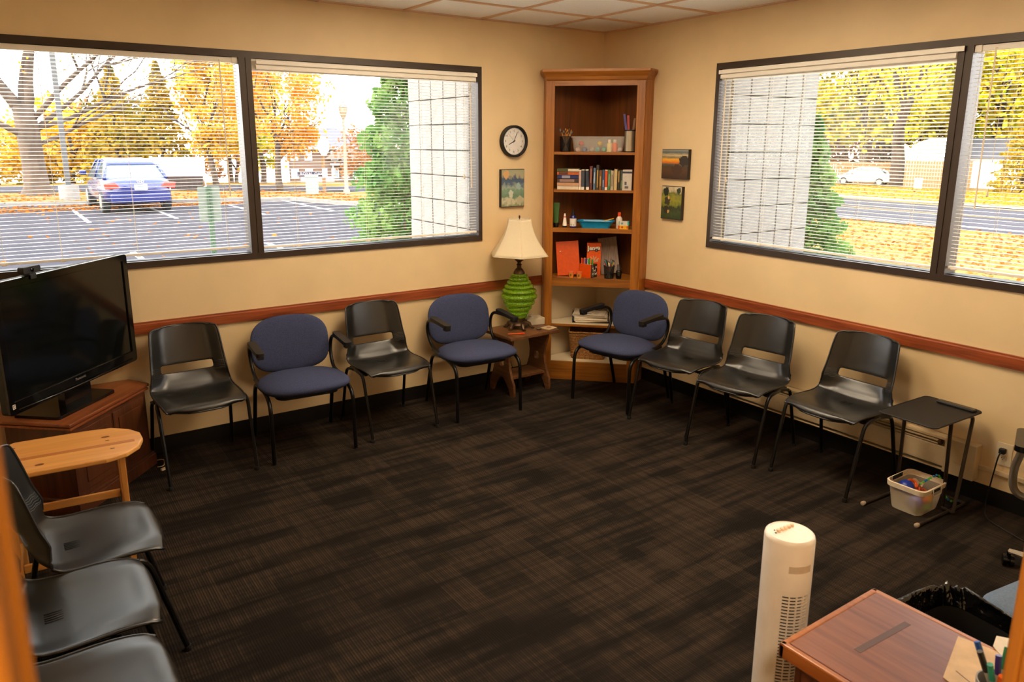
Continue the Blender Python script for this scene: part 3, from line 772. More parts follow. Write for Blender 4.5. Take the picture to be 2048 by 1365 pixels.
# crown moulding, following front and the two returns
cp = [(0, 2.335), (-.010, 2.345), (-.014, 2.365), (-.030, 2.385), (-.040, 2.400), (-.040, 2.418), (0, 2.418)]
b = MB(); path = [(back_l, (-.707, -.0)), ((XL, 0), None), ((XR, 0), None), (back_r, None)]
P = [Vector(back_l), Vector((XL, 0)), Vector((XR, 0)), Vector(back_r)]
nrm = []
for k in range(4):
    ns = []
    if k > 0: d = (P[k] - P[k - 1]).normalized(); ns.append(Vector((d.y, -d.x)))
    if k < 3: d = (P[k + 1] - P[k]).normalized(); ns.append(Vector((d.y, -d.x)))
    v = sum(ns, Vector((0, 0))); v = v / len(ns); nrm.append(v / (v.length ** 2))
vs = []; n = len(cp)
for k in range(4):
    for o, z in cp: q = P[k] + nrm[k] * (-o); vs.append((q.x, q.y, z))
fs = [(k * n + i, k * n + (i + 1) % n, (k + 1) * n + (i + 1) % n, (k + 1) * n + i) for k in range(3) for i in range(n)]
b.add(vs, fs); b.prism([tuple(P[0]), tuple(P[1]), tuple(P[2]), tuple(P[3]), corner], 2.36, 2.375)
b.build('crown_moulding', M['oak_x'], bk)

# ---- things on the shelves; local shelf frame: x along the front, y inwards
def SX(px): return -.325 + (px - 1109) * .003836
def on_shelf(name, x, y, z, label, cat, group=None, rz=0.0):
    p = BK @ Vector((x, y, z)); return empty(name, (p.x, p.y, p.z), label, cat, R(-45) + rz, group)
Y0 = .10
# shelf 1
t = on_shelf('brush_cup', SX(1130), Y0, 1.815, 'black wire mesh cup full of paint brushes', 'cup')
b = MB(); b.lathe([(.040, 0), (.046, .115)], 20, cap1=False); b.build('cup_wall', M['mesh_black'], t, smooth='auto'); b = MB(); b.lathe([(.046, .112), (.049, .112), (.049, .117), (.046, .117)], 20, cap0=False, cap1=False); b.build('rim', M['black_matte'], t)
rnd = random.Random(3)
for k in range(11):
    a = rnd.uniform(0, 2 * PI); tp = BK @ Vector((SX(1130) + .055 * math.cos(a) * rnd.uniform(.4, 1), Y0 + .05 * math.sin(a), 1.815 + rnd.uniform(.145, .185))); bt = BK @ Vector((SX(1130) - .022 * math.cos(a), Y0 - .02 * math.sin(a), 1.819))
    d = (tp - bt); br = empty('paint_brush', tuple(bt), ['thin brush with orange bristles', 'thin brush with dark bristles', 'thin brush with a pale blue flat tip', 'thin brush with amber bristles'][k % 4] + ' in the black mesh cup', 'brush', group='brushes in the mesh cup')
    b = MB(); b.tube([bt, bt + d * .80], .0028, 6); h = b.build('handle', M['pine'], br, world=True)
    b = MB(); b.tube([bt + d * .80, bt + d * .90], .0032, 6); b.build('ferrule', M['chrome'], br, world=True)
    b = MB(); b.tube([bt + d * .90, bt + d * .95, tp], .004, 6, radii=[.0035, .006, .001]); b.build('bristles', cm([(210, 150, 60), (120, 90, 60), (110, 150, 170), (190, 130, 40)][k % 4], .8), br, world=True)
t = on_shelf('craft_bin', SX(1196), .115, 1.815, 'frosted clear plastic bin filled with paint bottles', 'bin')
b = MB()
def binring(w, d, z): return [(x, y, z) for x, y in rrect(-w / 2, w / 2, -d / 2, d / 2, .03, 4)]
rings = [binring(.36, .15, .0), binring(.375, .16, .02), binring(.395, .175, .105), binring(.415, .195, .107), binring(.415, .195, .117)]
n = len(rings[0]); b.add([p for r in rings for p in r], [(i * n + j, i * n + (j + 1) % n, (i + 1) * n + (j + 1) % n, (i + 1) * n + j) for i in range(4) for j in range(n)] + [tuple(range(n))])
b.build('bin_wall', M['clear_bin'], t, smooth='auto')
cols = [(220, 170, 160), (70, 100, 170), (214, 200, 180), (120, 190, 180), (90, 180, 140), (240, 200, 40), (236, 216, 150), (236, 110, 50), (220, 200, 190), (226, 80, 60)]
for k, c in enumerate(cols):
    x = SX(1196) + [-.155, -.105, -.05, -.005, .045, .01, .085, .125, .165, -.13][k]; zz = 1.8165 + (.045 if k in (5, 9) else 0.0)
    lb = ['pale pink', 'blue', 'cream', 'mint', 'green', 'yellow', 'pale yellow', 'orange', 'blush', 'red'][k]
    p = BK @ Vector((x, .085 + (k % 3) * .02, zz)); q = empty('paint_bottle', tuple(p), lb + ' paint bottle inside the frosted craft bin', 'bottle', group='paint bottles in the craft bin')
    if k in (6, 7):
        b = MB(); b.lathe([(.0, 0), (.020, 0), (.021, .06), (.012, .07), (.0, .072)], 14, cap0=False, cap1=False); b.build('body', cm(c), q, smooth='auto'); b = MB(); b.lathe([(.012, .07), (.012, .092)], 12); b.build('cap', cm((236, 226, 206)), q, smooth='auto')
    else:
        T = Matrix.Rotation(R(-45), 4, 'Z') @ Matrix.Translation((0, 0, .017)) @ Matrix.Rotation(R(90), 4, 'X'); b = MB(); b.lathe([(.0, -.05), (.017, -.05), (.017, .02), (.010, .028)], 14, T=T); b.build('body', cm(c), q, smooth='auto'); b = MB(); b.lathe([(.011, .028), (.011, .045)], 12, T=T); b.build('cap', cm(tuple(int(v * .8) for v in c)), q, smooth='auto')
t = on_shelf('pencil_cylinder', SX(1258), .085, 1.815, 'brushed steel cylinder holding rulers', 'cup')
b = MB(); b.lathe([(.040, 0), (.040, .162), (.036, .162), (.036, .01)], 28, cap1=True); b.build('cylinder_wall', M['silver'], t, smooth='auto'); b = MB(); b.lathe([(.042, 0), (.042, .008)], 28); b.lathe([(.041, .156), (.0415, .166)], 28, cap0=False, cap1=False); b.build('band', M['black_matte'], t, smooth='auto')
for k, (c, dx, top) in enumerate((((70, 60, 130), -.030, .27), ((170, 60, 60), -.012, .26), ((120, 80, 40), .020, .24))):
    p = BK @ Vector((SX(1258), .085, 1.827)); q = empty('ruler', tuple(p), ['violet', 'red', 'wooden'][k] + ' ruler leaning in the steel cylinder', 'ruler', R(-45), group='rulers in the steel cylinder')
    b = MB(); dx2 = dx; b.add([(dx2 * .2 - .008, -.001 + k * .006, 0), (dx2 * .2 + .008, -.001 + k * .006, 0), (dx2 * .2 + .008, .001 + k * .006, 0), (dx2 * .2 - .008, .001 + k * .006, 0), (dx2 * 1.6 - .008, -.001 + k * .006, top), (dx2 * 1.6 + .008, -.001 + k * .006, top), (dx2 * 1.6 + .008, .001 + k * .006, top), (dx2 * 1.6 - .008, .001 + k * .006, top)], [(0, 3, 2, 1), (4, 5, 6, 7), (0, 1, 5, 4), (1, 2, 6, 5), (2, 3, 7, 6), (3, 0, 4, 7)]); b.build('blade', cm(c), q)
# shelf 2: stacked and standing books
def book(x, y, z, w, h, d, col, label, group, flat=False, lean=0.0, band=None, foot=None):
    q = on_shelf('book', x, y, z, label, 'book', group)
    T = Matrix.Rotation(lean, 4, 'Y')
    if flat:
        b = MB(); b.box(-w / 2, w / 2, 0, d, 0, .002).box(-w / 2, w / 2, 0, d, h - .002, h).box(-w / 2, w / 2, 0, .002, 0, h); b.build('cover', cm(col), q)
        b = MB(); b.box(-w / 2 + .003, w / 2 - .003, .003, d - .003, .002, h - .002); b.build('pages', M['paper'], q)
        if band: b = MB(); b.box(-w * band[1], w * band[2], -.0006, .0004, .003, h - .003); b.build('spine_label', cm(band[0]), q)
    else:
        b = MB(); b.box(-w / 2, -w / 2 + .0015, 0, d, 0, h, T).box(w / 2 - .0015, w / 2, 0, d, 0, h, T).box(-w / 2, w / 2, 0, .002, 0, h, T); b.build('cover', cm(col), q)
        b = MB(); b.box(-w / 2 + .002, w / 2 - .002, .003, d - .004, .003, h - .004, T); b.build('pages', M['paper'], q)
        if foot: b = MB(); b.box(-w / 2 + .0005, w / 2 - .0005, -.0006, .0004, 0, .022, T); b.box(-w / 2 + .0005, w / 2 - .0005, -.0006, .0004, h - .008, h, T); b.build('spine_label', cm((230, 222, 206)), q)
        if band: b = MB(); b.box(-w * .18, w * .18, -.0006, .0004, h * band[1], h * band[2], T); b.build('spine_title', cm(band[0]), q)
zs = 1.530
stack = [((214, 200, 178), .026, .165, 'cream book at the bottom of the flat pile', None), ((196, 150, 116), .026, .168, 'pinkish book second from the bottom of the flat pile', None), ((70, 50, 44), .027, .166, 'dark brown book in the middle of the flat pile', ((150, 120, 110), .38, .30)),
         ((38, 44, 96), .027, .166, 'navy book above the dark brown one in the flat pile', ((150, 150, 170), .28, .10)), ((186, 92, 30), .022, .168, 'orange book second from the top of the flat pile', ((90, 50, 40), .42, .0)), ((70, 72, 34), .025, .172, 'olive book with a pale half topmost of the flat pile', ((208, 196, 176), -.0, .49))]
for c, h, w, lb, bd in stack:
    book(SX(1138), .03, zs, w, h, .11, c, lb, 'books on the second shelf', flat=True, band=bd); zs += h + .0015
up = [(598, 637, 925, (206, 168, 152), 'pale pink thin book standing beside the flat pile', None, 1), (640, 697, 915, (66, 70, 82), 'slate grey book with white foot label', None, 1), (722, 778, 915, (52, 56, 74), 'dark slate book with white foot label, leaning', None, 1), (780, 830, 860, (92, 42, 38), 'maroon tall book', ((170, 110, 90), .3, .9), 0),
      (843, 885, 890, (86, 112, 140), 'light blue slim book', ((190, 200, 210), .3, .8), 0), (893, 940, 840, (52, 44, 30), 'dark olive book, tallest in the row', ((190, 150, 60), .1, .8), 0), (943, 990, 925, (112, 74, 34), 'brown book beside the tallest one', ((190, 150, 80), .2, .7), 0), (995, 1038, 920, (56, 72, 112), 'mid blue book', ((170, 180, 200), .15, .5), 0),
      (1042, 1088, 915, (206, 78, 24), 'bright orange book with white foot label', None, 1), (1092, 1135, 920, (54, 110, 66), 'green book', ((140, 180, 140), .2, .8), 0), (1138, 1190, 930, (176, 160, 136), 'beige book', ((120, 100, 80), .2, .8), 0), (1195, 1250, 905, (196, 170, 120), 'tan and cream book', None, 0),
      (1255, 1298, 920, (46, 36, 26), 'near black book with gold line', ((190, 150, 60), .4, .95), 0), (1302, 1342, 925, (58, 66, 52), 'dark green book', ((110, 130, 90), .1, .5), 0)]
for a, c, tp, col, lb, bd, ft in up:
    xa, xb = SX(1090 + a / 8.533), SX(1090 + c / 8.533); h = (1255 - tp) / 8.533 / 258
    book((xa + xb) / 2, .03, 1.530, (xb - xa) * .97, h, .12, col, lb + ' in the upright row', 'books on the second shelf', band=bd, foot=ft, lean=R(-2.5) if 'leaning' in lb else 0)
q = on_shelf('book', SX(1090 + 1420 / 8.533), .028, 1.530, 'pale book facing out with a dark band, at the end of the row', 'book', 'books on the second shelf')
b = MB(); b.box(-.036, .034, 0, .014, 0, .156); b.build('cover', cm((196, 188, 178)), q); b = MB(); b.box(-.040, .034, -.001, .0005, .128, .142); b.build('title_band', cm((40, 44, 70)), q); b = MB(); b.box(-.018, .010, -.001, .0005, .014, .032); b.box(-.02, -.004, -.001, .0005, .04, .065); b.build('barcode', cm((90, 86, 84)), q)
# shelf 3
z = 1.2352
t = on_shelf('lotion_tube', SX(1115), .05, z, 'tall green lotion tube standing on its dark cap', 'tube')
b = MB(); b.lathe([(.020, 0), (.021, .035)], 18); b.build('cap', M['black_gloss'], t, smooth='auto')
b = MB(); vs = []
for k in range(7):
    f = k / 6; rx = .021 + .006 * f; ry = .021 * (1 - f) + .001
    vs += [(rx * math.cos(a * PI / 9), ry * math.sin(a * PI / 9), .035 + f * .155) for a in range(18)]
b.add(vs, [(i * 18 + j, i * 18 + (j + 1) % 18, (i + 1) * 18 + (j + 1) % 18, (i + 1) * 18 + j) for i in range(6) for j in range(18)]); b.build('tube_body', cm((50, 88, 38), .3), t, smooth='auto')
t = on_shelf('glue_tube', SX(1133), .045, z, 'small white tapering tube with a red mark on a black cap', 'tube')
b = MB(); b.lathe([(.017, 0), (.017, .014)], 16); b.build('cap', M['black_matte'], t); b = MB(); b.lathe([(.018, .014), (.006, .105), (.005, .108)], 16); b.build('tube_body', M['white_plastic'], t, smooth='auto'); b = MB(); b.lathe([(.0105, .078), (.0095, .086)], 16, cap0=False, cap1=False); b.build('red_mark', cm((200, 50, 40)), t)
t = on_shelf('lotion_bottle', SX(1150), .045, z, 'cobalt blue bottle with white label and dark nozzle', 'bottle')
b = MB(); b.lathe([(.024, 0), (.026, .004), (.026, .075), (.018, .092), (.010, .096), (.010, .104)], 22); b.build('body', cm((30, 34, 110), .15), t, smooth='auto')
b = MB(); b.lathe([(.0264, .012), (.0264, .072)], 22, cap0=False, cap1=False); b.build('label_wrap', cm((226, 218, 208)), t, smooth='auto')
b = MB(); b.lathe([(.011, .10), (.010, .118), (.004, .135), (.003, .146)], 12); b.build('nozzle', M['black_matte'], t, smooth='auto')
b = MB()
for ang in (-.9, -.3, .3): b.cbox((.0266 * math.sin(ang) , -.0266 * math.cos(ang), .022), (.006, .001, .007), ang)
b.build('label_print', cm((90, 110, 60)), t)
t = on_shelf('turquoise_tray', SX(1196), .075, z, 'turquoise plastic tray on the third shelf', 'tray')
b = MB(); rings = [binring(.22, .10, 0), binring(.215, .10, .004), binring(.27, .135, .050), binring(.29, .15, .052), binring(.29, .15, .056), binring(.262, .13, .054), binring(.21, .094, .008)]
b.add([p for r in rings for p in r], [(i * n + j, i * n + (j + 1) % n, (i + 1) * n + (j + 1) % n, (i + 1) * n + j) for i in range(6) for j in range(n)] + [tuple(range(n)), tuple(6 * n + j for j in range(n))]); b.build('tray_body', cm((16, 128, 176), .35), t, smooth='auto')
t = on_shelf('yellow_stick', SX(1222), .05, z, 'yellow craft stick lying across the turquoise tray', 'stick')
b = MB(); b.box(-.042, .042, -.006, .006, 0, .005, Matrix.Translation((0, 0, .064)) @ Matrix.Rotation(R(-14), 4, 'Y')); b.build('stick', cm((236, 186, 40)), t)
t = on_shelf('sunscreen_bottle', SX(1243), .06, z, 'white bottle with an orange cap', 'bottle')
b = MB(); b.lathe([(.022, 0), (.024, .005), (.024, .075), (.012, .094)], 20); b.build('body', cm((206, 196, 184), .3), t, smooth='auto'); b = MB(); b.lathe([(.012, .09), (.0125, .122), (.010, .125)], 16); b.build('cap', cm((224, 74, 26)), t, smooth='auto')
t = on_shelf('crayon_box', SX(1252), .012, z, 'flat yellow crayon box with a red end', 'box'); b = MB(); b.box(-.038, .038, 0, .05, 0, .028); b.build('carton', cm((238, 176, 30)), t); b = MB(); b.box(-.039, -.028, -.001, .05, .001, .027); b.box(.026, .034, -.001, .0005, .004, .024); b.lathe([(.009, -.001), (.009, .0)], 14, T=basis((-.008, 0, .014), (1, 0, 0), (0, -1, 0))); b.build('printed_marks', cm((200, 50, 30)), t)
t = on_shelf('bandage_box', SX(1253), .014, z + .0285, 'small white box with teal corners lying on the yellow crayon box', 'box', rz=R(-6)); b = MB(); b.box(-.038, .038, 0, .05, 0, .030); b.build('carton', cm((206, 200, 190)), t); b = MB(); b.box(.028, .0385, -.001, .05, .0005, .0305); b.box(-.0385, -.034, -.001, .05, .0005, .0305); b.lathe([(.008, -.001), (.008, .0)], 14, T=basis((-.014, 0, .015), (1, 0, 0), (0, -1, 0))); b.build('printed_marks', cm((60, 170, 160)), t)
# shelf 4
z = .8402
def leaning(name, w, h, th, x, y, rz, tilt, roll, mat, label, cat):
    t = on_shelf(name, x, y, z, label, cat, rz=rz)
    T = Matrix.Rotation(-tilt, 4, 'X') @ Matrix.Rotation(roll, 4, 'Y')
    return t, T
t, T = leaning('orange_folder', 0, 0, 0, SX(1109) + .005, .075, R(4), R(12), R(-5), None, 'glossy orange folder leaning in the bookcase', 'folder')
b = MB(); b.box(.035, .215, -.002, 0, 0, .27, T).box(.035, .215, .010, .012, 0, .27, T); b.build('cover', cm((214, 80, 10), .28), t)
b = MB(); b.box(.037, .210, 0, .010, .002, .265, T); b.build('papers', M['paper'], t); b = MB(); b.box(.062, .074, -.003, -.002, .19, .195, T); b.build('sticker', M['paper'], t)
t = on_shelf('block_game_box', SX(1192), .16, z, 'tall orange game box with white bubble lettering', 'box', rz=R(2))
b = MB(); b.box(-.056, .056, 0, .078, 0, .262); b.build('carton', cm((232, 92, 24), .4), t, bevel=.001)
T = basis((0, -.0015, .222), (1, 0, .10), (0, -1, 0))
text_mesh('Jenga', .047, basis((0, -.001, .219), (1, 0, .08), (0, -1, 0)), cm((40, 26, 20)), t, name='lettering_shadow', extrude=.0004, bold=.0042)
text_mesh('Jenga', .047, basis((0, -.0022, .222), (1, 0, .08), (0, -1, 0)), cm((240, 232, 220)), t, name='lettering', extrude=.0004, bold=.0016)
b = MB()
for k, (dx, dz, a) in enumerate(((-.03, .13, 35), (-.018, .14, 50), (0, .145, 80), (.012, .14, -60), (.028, .13, -40), (-.005, .125, 15), (.02, .115, -20), (-.025, .11, 70))): b.cbox((dx, -.001, dz), (.030, .0012, .009), T=Matrix.Rotation(0, 4, 'Y')) if False else b.box(-.015, .015, -.0012, .0, -.0045, .0045, Matrix.Translation((dx, 0, dz)) @ Matrix.Rotation(R(a), 4, 'Y'))
b.build('printed_blocks', cm((206, 160, 130)), t)
t, T = leaning('grey_folder', 0, 0, 0, SX(1204), .215, R(0), R(8), R(-8), None, 'pale grey paper folder leaning behind the pen cup', 'folder')
b = MB(); b.box(.015, .165, -.003, 0, 0, .29, T); b.build('cover', pm('streaky_grey_card', (150, 132, 120), .8, var=.25, scale=40, stretch=(6, 1, .3)), t)
t = on_shelf('marker_box', SX(1183), .05, z, 'orange box with a butterfly patterned clear side crammed with markers', 'box', rz=R(-32))
b = MB(); b.box(-.085, .03, -.0025, 0, 0, .105); b.build('orange_side', cm((226, 84, 20), .2), t)
b = MB(); b.box(-.085, .03, .075, .078, 0, .105).box(.03, .0325, -.0025, .078, 0, .105).box(-.0875, -.085, -.0025, .078, 0, .105).box(-.085, .03, 0, .078, 0, .003); b.build('clear_side', M['clear_box'], t)
b = MB(); rnd = random.Random(8)
for k, (yy, zz, s) in enumerate(((.018, .075, .010), (.042, .055, .015), (.062, .080, .011), (.020, .030, .011), (.058, .028, .014))):
    for sx in (-1, 1): b.add([(.0335, yy, zz), (.0335, yy + sx * s, zz + s), (.0335, yy + sx * s * .9, zz + .1 * s), (.0335, yy + sx * s * .7, zz - s * .8)], [(0, 1, 2, 3)])
b.build('butterfly_print', cm((226, 218, 204)), t, solid=.0006)
rnd = random.Random(5); pal = [(226, 90, 30), (190, 60, 50), (236, 190, 60), (200, 90, 160), (70, 60, 130), (240, 236, 226), (60, 160, 60), (240, 120, 40), (210, 200, 60), (50, 170, 70)]
mb_ = {}
WB = WM(t)
for k in range(30):
    ix, iy = k % 8, k // 8
    x0 = -.078 + ix * .0138 + rnd.uniform(-.002, .002); y0_ = .010 + iy * .018
    c = pal[k % 7] if ix < 6 else pal[(k % 3) * 2 + 5 if k % 3 else 9]
    p0 = Vector((x0, y0_, .004)); p1 = Vector((x0 + rnd.uniform(-.008, .008), y0_ + rnd.uniform(-.006, .006), rnd.uniform(.132, .150)))
    if c not in mb_:
        q = empty('marker_pen', tuple(WB @ p0), ['orange', 'dark red', 'yellow', 'pink', 'violet', 'white', 'green', 'light orange', 'lime', 'leaf green'][pal.index(c)] + ' marker standing in the butterfly box', 'pen', group='markers in the butterfly box')
        b = MB(); b.tube([(0, 0, 0), (0, 0, .105)], .0045, 7); b.build('barrel', M['paper'], q); b = MB(); b.tube([(0, 0, .10), (0, 0, .14)], .0052, 7); b.build('cap', cm(c, .35), q); mb_[c] = q
    else: q = dup(mb_[c], tuple(WB @ p0), 0, mb_[c]['label'])
    q.rotation_euler = ((WB.to_3x3() @ (p1 - p0))).to_track_quat('Z', 'Y').to_euler(); q.scale = (1, 1, (p1 - p0).length / .14)
for k, (px, yy) in enumerate(((1149, .03), (1166, .012))):
    t = on_shelf('dough_tub', SX(px), yy, z, ['small yellow dough tub with an orange lid beside the orange folder', 'small yellow dough tub with an orange lid in front of the marker box'][k], 'tub', 'small dough tubs')
    b = MB(); b.lathe([(.017, 0), (.021, .042)], 18); b.build('tub_body', cm((236, 150, 50)), t, smooth='auto'); b = MB(); b.lathe([(.023, .040), (.023, .050), (.020, .052)], 18); b.build('lid', cm((240, 112, 70)), t, smooth='auto'); b = MB(); b.lathe([(.0188, .012), (.0206, .032)], 5, cap0=False, cap1=False, T=Matrix.Rotation(R(-126), 4, 'Z')) if False else b.box(-.006, .004, -.0215, -.0195, .012, .032); b.build('printed_label', cm((110, 80, 40)), t)
t = on_shelf('pen_cup', SX(1226), .055, z, 'black wire mesh cup of pens beside the butterfly box', 'cup')
b = MB(); b.lathe([(.036, 0), (.043, .098)], 20, cap1=False); b.build('cup_wall', M['mesh_black'], t, smooth='auto'); b = MB(); b.lathe([(.043, .095), (.046, .095), (.046, .100), (.043, .100)], 20, cap0=False, cap1=False); b.build('rim', M['black_matte'], t)
for k in range(12):
    a = k * 2.4; lx = [(.5, .9), (-.8, .5)][k % 2]
    p0 = BK @ Vector((SX(1226) - .020 * math.cos(a), .055 - .02 * math.sin(a), z + .004)); p1 = BK @ Vector((SX(1226) + .040 * math.cos(a), .055 + .030 * math.sin(a), z + .14 + .012 * math.sin(k * 3)))
    cN = ['yellow', 'black', 'white', 'teal', 'red', 'grey'][k % 6]; c = [(230, 200, 40), (30, 28, 26), (226, 220, 206), (30, 140, 140), (180, 50, 50), (120, 110, 100)][k % 6]
    q = empty('pen', tuple(p0), cN + ' pen in the mesh cup beside the butterfly box', 'pen', group='pens in the bookcase mesh cup')
    b = MB(); b.tube([p0, p0 + (p1 - p0) * .92], .0042, 7); b.build('barrel', cm(c, .35), q, world=True); b = MB(); b.tube([p0 + (p1 - p0) * .9, p1], .003, 6); b.build('tip', cm((40, 36, 34)), q, world=True)
t = on_shelf('dark_jar', SX(1246), .05, z, 'dark tall glass jar beside the pen cup', 'jar')
b = MB(); b.lathe([(.020, 0), (.022, .01), (.022, .06), (.018, .066)], 18); b.build('body', M['black_gloss'], t, smooth='auto'); b = MB(); b.lathe([(.018, .066), (.016, .11), (.014, .112)], 18); b.build('neck', M['clear_box'], t, smooth='auto')
# shelf 5: letter tray and papers, metal clip, wicker basket beneath
z = .4550
t = on_shelf('letter_tray', SX(1188), .11, z, 'black letter tray heaped with loose papers', 'tray', rz=R(5))
b = MB(); b.box(-.14, .16, 0, .22, 0, .004).box(-.14, -.136, 0, .22, 0, .06).box(-.14, .16, .216, .22, 0, .05); b.build('tray_body', M['black_matte'], t)
rnd = random.Random(11)
WT = WM(t)
for k in range(9):
    zz = .006 + k * .0068
    p = WT @ Vector((.005 + rnd.uniform(-.01, .012), .10 + rnd.uniform(-.012, .01), zz))
    q = empty('paper_sheaf', tuple(p), 'loose sheaf of papers in the black letter tray, ' + ['undermost', 'second from below', 'third from below', 'fourth from below', 'fifth from below', 'fourth from the top', 'third from the top', 'second from the top', 'topmost'][k], 'paper', R(-40) + rnd.uniform(-.12, .12), 'papers in the letter tray')
    b = MB(); b.box(-.13, .135, -.10, .10, 0, .0055)
    if k == 8: b = MB(); b.grid(lambda u, v: (-.13 + .26 * u, -.10 + .2 * v, .004 + .035 * max(0, .4 - u) ** 1.0 * (v)), 8, 4)
    b.build('sheets', M['paper'] if k % 2 else cm((206, 190, 164), .8), q, solid=.001 if k == 8 else 0)
    if k == 8:
        b = MB()
        for i in range(14): b.tube([(.0 + .05 * math.sin(i * 1.7) + j * .006, -.02 + .04 * math.cos(i * 2.1) + .01 * math.sin(j * 1.3 + i), .0065) for j in range(6)], .0006, 3)
        b.build('ink_scribble', cm((30, 28, 30)), q)
t = on_shelf('wire_coil', SX(1205), .40, z, 'tangled wire coil lying behind the papers', 'wire')
b = MB(); b.tube([(.05 * math.cos(k * .5) * (1 + .2 * math.sin(k)), .03 * math.sin(k * .5), .045 + .035 * math.sin(k * .37)) for k in range(50)], .002, 5); b.build('coil', M['tube_brown'], t, smooth=True)
t = on_shelf('wicker_basket', SX(1186), .085, .151, 'brown wicker basket under the letter tray shelf', 'basket')
b = MB(); rings = [binring(.27, .19, 0), binring(.30, .22, .10), binring(.325, .24, .225), binring(.305, .22, .225), binring(.25, .17, .01)]
n = len(rings[0]); b.add([(p[0], p[1] + .11, p[2]) for r in rings for p in r], [(i * n + j, i * n + (j + 1) % n, (i + 1) * n + (j + 1) % n, (i + 1) * n + j) for i in range(4) for j in range(n)] + [tuple(range(n)), tuple(4 * n + j for j in range(n))]); b.build('woven_wall', M['wicker'], t)
b = MB(); b.tube([(p[0], p[1] + .11, .228) for p in binring(.325, .24, 0)], .007, 6, closed=True); b.build('rim_braid', M['wicker'], t, smooth=True)
for s in (-1, 1): b = MB(); b.tube(smooth_path([(s * .15, -.005, .22), (s * .155, -.005, .262), (s * .155, .22, .262), (s * .15, .22, .22)], 4, .02), .006, 6); b.build('handle', M['wicker'], t, smooth=True)
b = MB()
for k in range(9): b.tube([(p[0], p[1] + .11, .02 + k * .023) for p in binring(.281 + k * .0045, .20 + k * .0045, 0)], .0035, 4, closed=True)
b.build('weave_bands', M['wicker'], t)

# ================================================================ oak side table, lamp and small things
st = empty('side_table', (-.965, -.235, 0), 'small brown oak slab sided table carrying the green glass lamp', 'table', R(2))
b = MB(); b.box(-.235, .235, -.185, .185, .455, .480); b.build('tabletop', M['table_oak'], st, bevel=.004)
def sym(pts): return pts + [(-y, z) for y, z in reversed(pts)]
prof = sym([(.13, .456), (.13, .42), (.10, .34), (.088, .28), (.094, .22), (.12, .15), (.15, .09), (.155, .03), (.15, 0), (.115, 0), (.085, .06), (.045, .105), (.02, .13)])
hole = []
for k in range(24):
    a = 2 * PI * k / 24; rr_ = .026 * (1 + .32 * abs(math.sin(2 * a))); hole.append((rr_ * math.cos(a), .25 + rr_ * 1.15 * math.sin(a)))
for x in (-.175, .165):
    b = MB(); b.prism(prof, -.010, .010, Matrix(((0, 0, 1, x), (1, 0, 0, 0), (0, 1, 0, 0), (0, 0, 0, 1))), holes=[hole]); b.build('side_panel', M['table_oak'], st)
b = MB(); b.box(-.165, .155, -.10, .10, .125, .143); b.build('lower_shelf', M['table_oak'], st)
b = MB(); b.box(-.165, .155, -.01, .01, .40, .455); b.build('apron', M['table_oak'], st)
lamp = empty('table_lamp', (-.962, -.20, .4805), 'green beehive glass lamp with a cream bell shade', 'lamp')
b = MB(); b.lathe([(.05, .030), (.078, .036), (.070, .052), (.048, .062), (.050, .078), (.044, .090)], 28)
for k in range(6):
    a = k * PI / 3 + .3; c, s = math.cos(a), math.sin(a)
    b.tube([(c * .050, s * .050, .050), (c * .080, s * .080, .040), (c * .094, s * .094, .016), (c * .112, s * .112, .008)], .01, 8, radii=[.015, .017, .012, .008])
    b.lathe([(.0, -.008), (.014, -.004), (.015, .006), (.0, .010)], 8, T=Matrix.Translation((c * .108, s * .108, .008)))
b.build('footed_base', M['bronze_lamp'], lamp, smooth='auto')
pr = []; zz = .085
for h, r1 in ((.030, .058), (.034, .074), (.038, .092), (.044, .112), (.048, .128), (.036, .122), (.030, .104), (.030, .086), (.028, .070), (.026, .058)):
    for k in range(7):
        a = PI * k / 7; pr.append((r1 * .86 + r1 * .24 * math.sin(a), zz + h * (1 - math.cos(a)) / 2))
    zz += h
pr.append((.045, zz)); pr.append((.036, zz + .006))
b = MB(); b.lathe(pr, 40); b.build('glass_body', M['green_glass'], lamp, smooth=True)
zt = zz + .004
b = MB(); b.lathe([(.046, zt - .006), (.044, zt + .006), (.030, zt + .030), (.017, zt + .042), (.017, zt + .060), (.022, zt + .066), (.014, zt + .074), (.014, zt + .085), (.034, zt + .100), (.038, zt + .118), (.026, zt + .128), (.012, zt + .13), (.012, zt + .16)], 24); b.build('neck', M['bronze_lamp'], lamp, smooth='auto')
sz0, sz1 = .575, .846
b = MB(); b.tube([(0, 0, zt + .15), (0, 0, sz1 + .010)], .003, 6); b.lathe([(.003, sz1 + .004), (.006, sz1 + .008), (.006, sz1 + .020), (.002, sz1 + .026)], 10); b.build('finial', M['bronze_lamp'], lamp, smooth='auto')
def shade_pt(u, v):
    a = u * 2 * PI + .35; f = 1 - v; r = .088 + .117 * f ** 1.75 + .018 * f
    seg = PI / 3; q = ((a % seg) - seg / 2); r = r * (math.cos(seg / 2) / math.cos(q)) * 1.07
    return (r * math.cos(a), r * math.sin(a), sz0 + (sz1 - sz0) * v)
b = MB(); b.grid(shade_pt, 60, 14); sh = b.build('lamp_shade', M['shade'], lamp, smooth='auto', solid=.002)
b = MB()
for k in range(6): b.tube([shade_pt((k * PI / 3 - .35) / (2 * PI) % 1, v / 10) for v in range(11)], .0022, 5)
b.tube([shade_pt(k / 60, 0) for k in range(60)], .003, 5, closed=True); b.tube([shade_pt(k / 60, 1) for k in range(60)], .003, 5, closed=True); b.build('seam_piping', M['shade'], sh, smooth=True)
lc = empty('electric_cord', (-.90, -.10, 0), 'thin black lamp cord dropping behind the small oak table', 'cord')
